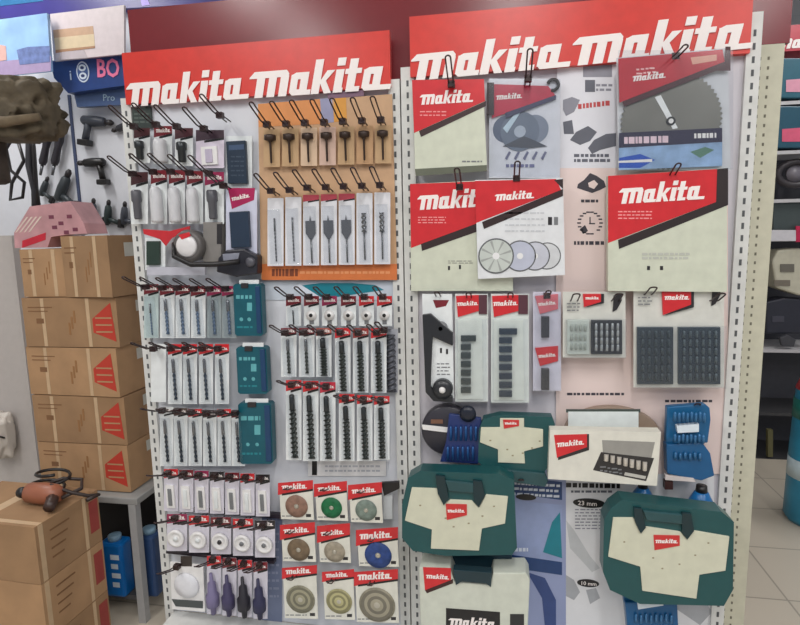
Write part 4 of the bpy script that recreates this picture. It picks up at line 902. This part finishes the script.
# things under the storage rack
def tin(label, x, y, Y, w, d, h, mat, lab, grp=None):
    q = P(x, y, Y); e = empty('container', (q.x, Y, .0805 if Y > .2 else 0), label, 'container', grp)
    m = MB(); m.box(-w / 2, w / 2, -d / 2, d / 2, 0, h, mat); m.build('body', e, .012)
    m = MB(); m.lathe([(.025, h - .003), (.025, h + .02), (.02, h + .022)], M((120, 150, 170), .4), (0, 0, 0), n=16); m.build('cap', e)
    if lab:
        m = MB(); f = -d / 2 - .0008
        for k in range(4): m.box(w * .0, w * (.3 + .08 * (k % 2)), f, -d / 2, h * (.2 + .17 * k), h * (.29 + .17 * k), M((210, 220, 228), .4))
        m.build('label', e)
    return e
tin('bright blue plastic container with white print under the carton rack', 117, 560, .22, .10, .07, .23, M((14, 104, 178), .3), True)
tin('dull blue-violet container behind the rack leg', 152, 560, .24, .07, .07, .26, M((40, 66, 106), .4), False)
q = P(110, 520, .46); m = MB(); m.box(-.21, .21, -.03, .03, 0, .40, M((22, 22, 26), .7)); m.box(-.22, .22, -.035, .035, .40, .415, M((22, 22, 26), .7)); o = m.build('shade_block', None, .003); o.location = (-1.6, .44, .0805); tag(o, 'black block added for the dark shade at the back under the carton tower', 'shade_block')  # added black block, stands in for the deep shade under the rack

# white plastic bag on partition
q = P(-1, 435, .45); e = empty('plastic_bag', (q.x, .45, q.z - .1), 'crumpled whitish plastic bag hanging on the grey partition', 'bag')
blob('film', e, (0, 0, .1), (.075, .05, .13), M((200, 192, 182), .35, var=.06, scale=9), .35, 2.2, 4, 3)
m = MB(); m.tube([(-.02, -.045, .13), (.02, -.055, .128), (.05, -.045, .112), (.06, -.03, .1)], .004, DARK, 6); m.build('strap', e)

# ================================================================== tool wall goods
TY = 1.24
def drill_tool(name, label, x, y, s, rot, mat, cat='drill', mirror=1, Y=TY):
    q = P(x, y, Y); e = empty(name, q, label, cat, 'dark power tools on the white wall'); e.rotation_euler = (0, rot, 0); e.scale = (s * mirror, s, s)
    m = MB(); m.lathe([(.02, -.1), (.032, -.085), (.036, 0), (.03, .07), (.02, .085)], mat, (0, -.03, 0), 'x', 16); m.build('motor_body', e)
    m = MB(); m.lathe([(.019, .08), (.021, .12), (.01, .14)], DARK, (0, -.03, 0), 'x', 12); m.build('chuck', e)
    m = MB(); m.tube([(-.05, -.03, -.01), (-.06, -.03, -.07), (-.07, -.03, -.13)], [.026, .022, .024], mat, 10); m.build('grip', e)
    m = MB(); m.box(-.115, -.03, -.06, .0, -.17, -.13, BLACK); m.build('battery', e, .006)
    return e
GT = M((64, 68, 78), .4)
drill_tool('power_drill', 'dark drill hanging highest on the white tool wall', 98, 122, .8, R_(8), GT)
drill_tool('power_drill', 'dark grinder-like drill just left of the red header', 127, 127, .6, R_(-14), M((52, 52, 58), .4), mirror=-1)
drill_tool('heat_gun', 'black pistol-grip gun alone on the white tool wall', 96, 163, .72, R_(0), BLACK, 'heat gun', -1)
for k, (x, y, s, l) in enumerate(((95, 212, .55, 'dark drill in the low row on the tool wall, nearest the pink bag'), (110, 214, .57, 'dark green drill in the low row, with a white tip'), (126, 215, .54, 'dark drill in the low row, nearest the display rack'))):
    drill_tool('power_drill', l, x, y, s, R_(-80), [GT, M((40, 54, 54), .4), GT][k])
for k, (x, y, l) in enumerate(((50, 148, 'long black hand tool left of its twin on the white wall'), (62, 148, 'long black hand tool right of its twin on the white wall'))):
    q = P(x, y, TY); e = empty('hand_tool', q, l, 'tool', 'dark power tools on the white wall'); e.rotation_euler = (0, R_(20), 0)
    m = MB(); m.lathe([(.016, -.1), (.022, -.08), (.018, 0), (.024, .04), (.02, .1)], M((52, 50, 56), .4), (0, -.03, 0), 'z', 12); m.build('handle', e)
    m = MB(); m.lathe([(.007, -.16), (.009, -.1)], STEEL, (0, -.03, 0), 'z', 8); m.build('shaft', e)
for k, (x, y, s, l) in enumerate(((46, 188, .5, 'small dark tool above the pink bag, left one'), (66, 188, .8, 'dark green compact drill above the pink bag'))):
    drill_tool('power_drill', l, x, y, s, R_(-60), M((56, 62, 66), .4))
# olive bundle with cables, closer to the camera
q = P(17, 110, .35); e = empty('canvas_bag', q, 'lumpy olive-brown canvas bag at the upper left edge', 'bag')
OL = M((92, 82, 66), .9, var=.35, scale=16)
blob('bag_body', e, (-.04, 0, .0), (.235, .12, .145), OL, .32, 2.6, 5, 11, R_(2))
m = MB(); m.tube([(-.3, -.1, -.085), (-.1, -.13, -.055), (.05, -.12, -.07), (.17, -.08, -.05)], [.02, .022, .02, .014], M((112, 98, 78), .9, var=.2), 8); m.build('fold', e)
m = MB(); m.box(-.36, -.1, -.05, .05, -.28, -.06, M((66, 56, 48), .85, var=.2)); m.build('side_pocket', e, .02)
for k, (x, y, l) in enumerate(((14, 170, 'black power cable hanging in a wide loop under the olive bag'), (30, 165, 'thick black cable bundle hanging beside the looped cable'))):
    q = P(x, y, .75); e2 = empty('power_cable', q, l, 'cable', 'black cables under the olive bag')
    m = MB()
    if k == 0:
        m.tube([(.04, 0, .18), (-.03, 0, .1), (-.02, 0, 0), (.05, 0, -.06), (.03, 0, -.13), (-.04, 0, -.14), (-.02, 0, -.06), (.06, 0, .04), (.04, 0, .13)], .008, DARK, 6)
    else:
        m.tube([(0, 0, .22), (.01, 0, .1), (-.005, 0, 0), (.012, 0, -.12), (0, 0, -.24)], .016, M((60, 60, 66), .5), 8); m.tube([(.02, 0, .22), (.03, 0, .08), (.02, 0, -.1), (.022, 0, -.2)], .01, DARK, 8)
    m.build('cord', e2)
# Bosch header and the signs above it
def sgn(name, label, pts, Y, mat, th=.03, cat='sign'):
    t = Flat(name, label, cat, sum(p[0] for p in pts) / len(pts), max(p[1] for p in pts), Y); t.poly('panel', pts, 0, th, mat); return t
t = sgn('sign_board', 'navy blue sign board with white emblem and pink letters left of red header', [(50, 61), (135, 52), (135, 84), (68, 93), (54, 78)], 1.1, M((40, 66, 124), .3), .06)
c = t.q(83, 72); mb = MB(); n = 32
mb.disc(c[0], c[1], .037, -.002, 0, M((214, 224, 236), .35), 32, .052); mb.disc(c[0], c[1], .031, -.003, 0, M((60, 86, 140), .35), 32, .045)
mb.disc(c[0], c[1] + .020, .022, -.004, 0, M((214, 224, 236), .35), 20, .017); mb.disc(c[0], c[1] - .020, .022, -.004, 0, M((214, 224, 236), .35), 20, .017)
mb.disc(c[0], c[1] + .020, .011, -.005, 0, M((44, 60, 110), .35), 16, .008); mb.disc(c[0], c[1] - .020, .011, -.005, 0, M((44, 60, 110), .35), 16, .008); mb.build('emblem', t.e)
c = t.q(97, 77); put_text('BO', M((236, 120, 160), .4, var=0), (c[0], -.002, c[1]), .125, t.e, 'lettering', R_(-3), .02, .78)
c = t.q(70, 80); put_text('i', M((200, 214, 236), .4, var=0), (c[0], -.002, c[1]), .07, t.e, 'lettering', 0, .01)
t = sgn('sign_board', 'smaller dull blue strip board beneath the navy sign board', [(74, 94), (135, 87), (135, 104), (77, 107)], 1.15, M((74, 96, 138), .35), .03)
c = t.q(103, 101); put_text('Pro', M((170, 196, 214), .4, var=0), (c[0], -.002, c[1]), .05, t.e, 'lettering', R_(-3))
t = sgn('wall_screen', 'pale blue picture panel with grey truck shapes at the far top left', [(-4, 20), (47, 13), (51, 71), (-4, 77)], 1.0, M((150, 186, 226), .3, var=.2, scale=6, emit=.12), .015, 'screen')
mb = MB(); t.poly('', [(-4, 62), (51, 56), (51, 71), (-4, 77)], -.001, 0, M((168, 150, 184), .3, emit=.1), mb=mb)
t.poly('', [(17, 50), (28, 47), (50, 46), (50, 62), (20, 65)], -.002, 0, M((112, 128, 176), .3, var=.3, scale=30), mb=mb); t.poly('', [(-4, 44), (6, 46), (7, 60), (-4, 62)], -.002, 0, M((218, 176, 168), .4), mb=mb); mb.build('picture', t.e)
t = sgn('wall_screen', 'pale picture panel with tan box shapes between screen and red board', [(50, 14), (124, 5), (124, 54), (54, 61)], 1.05, M((214, 202, 204), .4, var=.05), .015, 'sign')
mb = MB(); t.poly('', [(53, 30), (93, 26), (94, 34), (54, 38)], -.001, 0, M((196, 160, 130), .5), mb=mb); t.poly('', [(54, 38), (94, 34), (95, 47), (56, 53)], -.001, 0, M((214, 194, 160), .5), mb=mb)
t.poly('', [(56, 50), (95, 46), (95, 48), (56, 53)], -.002, 0, M((170, 128, 96), .5), mb=mb); t.poly('', [(62, 52), (84, 50), (88, 58), (60, 60)], -.002, 0, M((186, 176, 180), .5), mb=mb); mb.build('picture', t.e)
t = sgn('light_strip', 'long violet and blue glowing strip along the very top of the back', [(-6, 0), (60, -8), (262, -30), (262, 0), (130, 8), (-6, 19)], 1.2, M((70, 64, 140), .3, var=.15, scale=4, emit=.1), .06, 'light')
mb = MB(); t.poly('', [(-6, -6), (30, -8), (44, 1), (-6, 7)], -.002, 0, M((60, 120, 170), .3, emit=.1), mb=mb); t.poly('', [(140, -4), (146, -5), (150, 5), (142, 6)], -.002, 0, M((150, 120, 220), .3, emit=.2), mb=mb); mb.build('glow_patch', t.e)

# ================================================================== RIGHT background gondola
GY = 2.2
gx = P(765, 300, GY).x
e = empty('shelf_unit', (gx + .35, GY + .15, 0), 'dark shop shelf unit seen past the beige perforated panel', 'rack')
m = MB(); m.box(-.6, .8, .18, .22, 0, 2.5, M((66, 66, 72), .6)); m.build('back_panel', e)
for k, yy in enumerate((458, 412, 348.5, 237, 198, 149.5, 100)):
    z = P(785, yy, GY - .02).z - .007; m = MB(); m.box(-.6, .8, -.17, .18, z - .02, z, M((190, 188, 190), .4) if k > 1 else M((60, 60, 62), .5)); m.build('shelf', e)
z0 = P(785, 40, GY).z; m = MB(); m.box(-.6, .8, -.02, .18, z0 - .03, z0 + .12, M((186, 40, 60), .35)); h = m.build('header_board', e)
q = P(788, 46, GY - .03); o = bpy.data.objects.new('wordmark', WM); col.objects.link(o); o.parent = e; o.location = (q.x - e.location.x, -.022, z0 - .015); o.scale = (.05, .02, .05)
def goods(name, label, cat, x0, y0, x1, y1, Y, d, mat, mat2=None, grp=None):
    t = Flat(name, label, cat, (x0 + x1) / 2, y1, Y, grp); t.rect('carton', x0, y0, x1, y1, 0, d, mat, bevel=.006)
    if mat2: t.poly('label', [(x0 + 6, y0 + (y1 - y0) * .55), (x1, y0 + (y1 - y0) * .5), (x1, y0 + (y1 - y0) * .85), (x0 + 6, y0 + (y1 - y0) * .85)], -.002, 0, mat2)
    return t
goods('box', 'teal box highest on the far right shelf unit', 'box', 780, 58, 812, 98, GY - .02, .14, M((36, 92, 110), .4), M((214, 150, 170), .4), 'boxed goods on the far shelf')
goods('box', 'teal and navy box second down on the far right shelf unit', 'box', 776, 106, 812, 148, GY - .02, .14, M((30, 78, 98), .4), M((210, 90, 120), .4), 'boxed goods on the far shelf')
t = Flat('coil', 'dark round coil on the far right shelf under the teal boxes', 'coil', 790, 196, GY + .05); c = t.q(794, 174); mb = MB()
mb.tube([(c[0] + .1 * math.cos(k * .4), -.02, c[1] + .07 * math.sin(k * .4)) for k in range(16)], .02, M((52, 48, 52), .5), 8, True); mb.build('winding', t.e)
mb = MB(); mb.lathe([(.05, .0), (.05, -.02)], M((120, 116, 124), .4), (c[0], 0, c[1]), 'y', 18); mb.build('hub', t.e)
goods('box', 'dark grey-green box behind the coil shelf at far right', 'box', 773, 201, 812, 234, GY + .01, .12, M((66, 76, 76), .4), None, 'boxed goods on the far shelf')
t = Flat('tag_strip', 'white shelf strip with a crimson end at the far right', 'tag', 785, 240, GY - .032); t.rect('strip', 768, 230, 796, 241, 0, .01, M((206, 204, 208), .4)); t.rect('crimson_end', 796, 226, 812, 242, -.002, .01, M((190, 34, 76), .4))
t = Flat('machine', 'pale cream machine with rounded housing on the far right shelf', 'machine', 786, 296, GY + .0); 
t.poly('housing', [(772, 262), (778, 250), (800, 248), (812, 254), (812, 292), (800, 296), (776, 288)], 0, .14, M((196, 192, 172), .4), bevel=.012)
t.rect('vent', 780, 264, 794, 272, -.004, 0, M((110, 106, 96), .5)); t.rect('foot', 774, 280, 790, 286, -.004, 0, M((120, 112, 100), .5))
t = Flat('machine', 'black machine standing under the cream one on the far shelf', 'machine', 786, 334, GY + .02); t.poly('housing', [(766, 302), (784, 298), (812, 300), (812, 334), (766, 334)], 0, .13, M((40, 42, 54), .5), bevel=.01); t.rect('control_panel', 772, 316, 784, 322, -.003, 0, M((66, 66, 78), .5))
t = Flat('clamp', 'dark clamp lying on the white lower shelf at far right', 'clamp', 786, 346, GY - .02); t.poly('jaw', [(780, 338), (788, 335), (796, 340), (794, 347), (782, 346)], 0, .03, M((66, 66, 72), .4), bevel=.003)
t = Flat('shelf_support', 'thin olive post standing under the lowest far shelf', 'post', 770, 456, GY - .03); t.rect('post', 768, 430, 773, 457, 0, .03, M((96, 92, 60), .6))
# bag on the floor
q = PZ(800, 530, 0); e = empty('product_bag', (q.x + .105, q.y + .1, 0), 'blue and teal printed bag with red top standing on the tiled floor', 'bag')
zt2 = P(800, 372, q.y).z
m = MB(); m.lathe([(.11, 0), (.13, .03), (.125, zt2 * .5), (.115, zt2 * .86), (.08, zt2 * .97)], M((36, 128, 160), .35, var=.2, scale=8), (0, 0, 0), n=20); m.build('bag_body', e)
m = MB(); m.lathe([(.117, zt2 * .86), (.085, zt2 * .98), (.05, zt2 * 1.0)], M((196, 52, 66), .4), (0, 0, 0), n=20); m.build('bag_top', e)
m = MB(); m.lathe([(.1285, zt2 * .3), (.1275, zt2 * .42)], M((196, 214, 220), .4), (0, 0, 0), n=20); m.lathe([(.1235, zt2 * .68), (.121, zt2 * .8)], M((30, 110, 100), .4), (0, 0, 0), n=20); m.build('print_band', e)

# printed pattern becomes part of the surface it is printed on
def merge_prints():
    pri = ['sheet', 'panel', 'carton_body', 'carton', 'backing_card', 'shell', 'tray', 'pouch', 'body', 'film', 'bag_body', 'picture_strip', 'lid']
    kids = {}
    for o in list(col.objects):
        if o.parent: kids.setdefault(o.parent.name, []).append(o)
    for ch in list(kids.values()):
        pr = [o for o in ch if o.name.split('.')[0] in ('print', 'picture', 'white_print', 'printed_sockets', 'glow_patch', 'print_band')]
        for p in pr:
            base = next((o for n in pri for o in ch if o.name.split('.')[0] == n and o not in pr and o.type == 'MESH'), None)
            if not base: continue
            me = base.data; bm = bmesh.new(); bm.from_mesh(me); off = len(me.materials)
            for mt in p.data.materials: me.materials.append(mt)
            n0 = len(bm.faces); bm.from_mesh(p.data); bm.faces.ensure_lookup_table()
            for f in bm.faces[n0:]: f.material_index += off
            bm.to_mesh(me); bm.free(); ch.remove(p); bpy.data.objects.remove(p)
merge_prints()
# ================================================================== LIGHTS: ceiling fittings
def fitting(x, y, label):
    e = empty('ceiling_light', (x, y, 3.3), label, 'ceiling light', 'ceiling tube lights')
    m = MB(); m.box(-.16, .16, -.62, .62, -.05, 0, ENAMEL); m.build('housing', e, .005)
    m = MB(); m.box(-.13, .13, -.58, .58, -.06, -.05, M((250, 250, 250), .5, emit=3.0, var=0)); m.build('diffuser', e)
    l = bpy.data.lights.new('lamp', 'AREA'); l.shape = 'RECTANGLE'; l.size = .26; l.size_y = 1.16; l.energy = POW; l.color = (1, .985, .97)
    lo = bpy.data.objects.new('tube_lamp', l); col.objects.link(lo); lo.parent = e; lo.location = (0, 0, -.075)
POW = 34
for k, (x, y) in enumerate(((-1.7, -1.9), (0.1, -1.9), (1.9, -1.9), (-1.7, -3.6), (.1, -3.6), (1.9, -3.6), (-2.6, .2), (2.2, 1.2))):
    fitting(x, y, 'long white ceiling light, %s' % ['left of the camera aisle', 'over the camera', 'right of the camera aisle', 'behind the camera at left', 'behind the camera in the middle', 'behind the camera at right', 'above the tool wall corner', 'above the far shelf aisle'][k])
w = bpy.data.worlds.new('world'); sc.world = w; w.use_nodes = True
bg = w.node_tree.nodes['Background']; bg.inputs['Color'].default_value = (.80, .85, .95, 1); bg.inputs['Strength'].default_value = .6
vs = sc.view_settings; vs.view_transform = 'Standard'; vs.look = 'None'; vs.exposure = -0.47; vs.gamma = 1; vs.use_curve_mapping = False
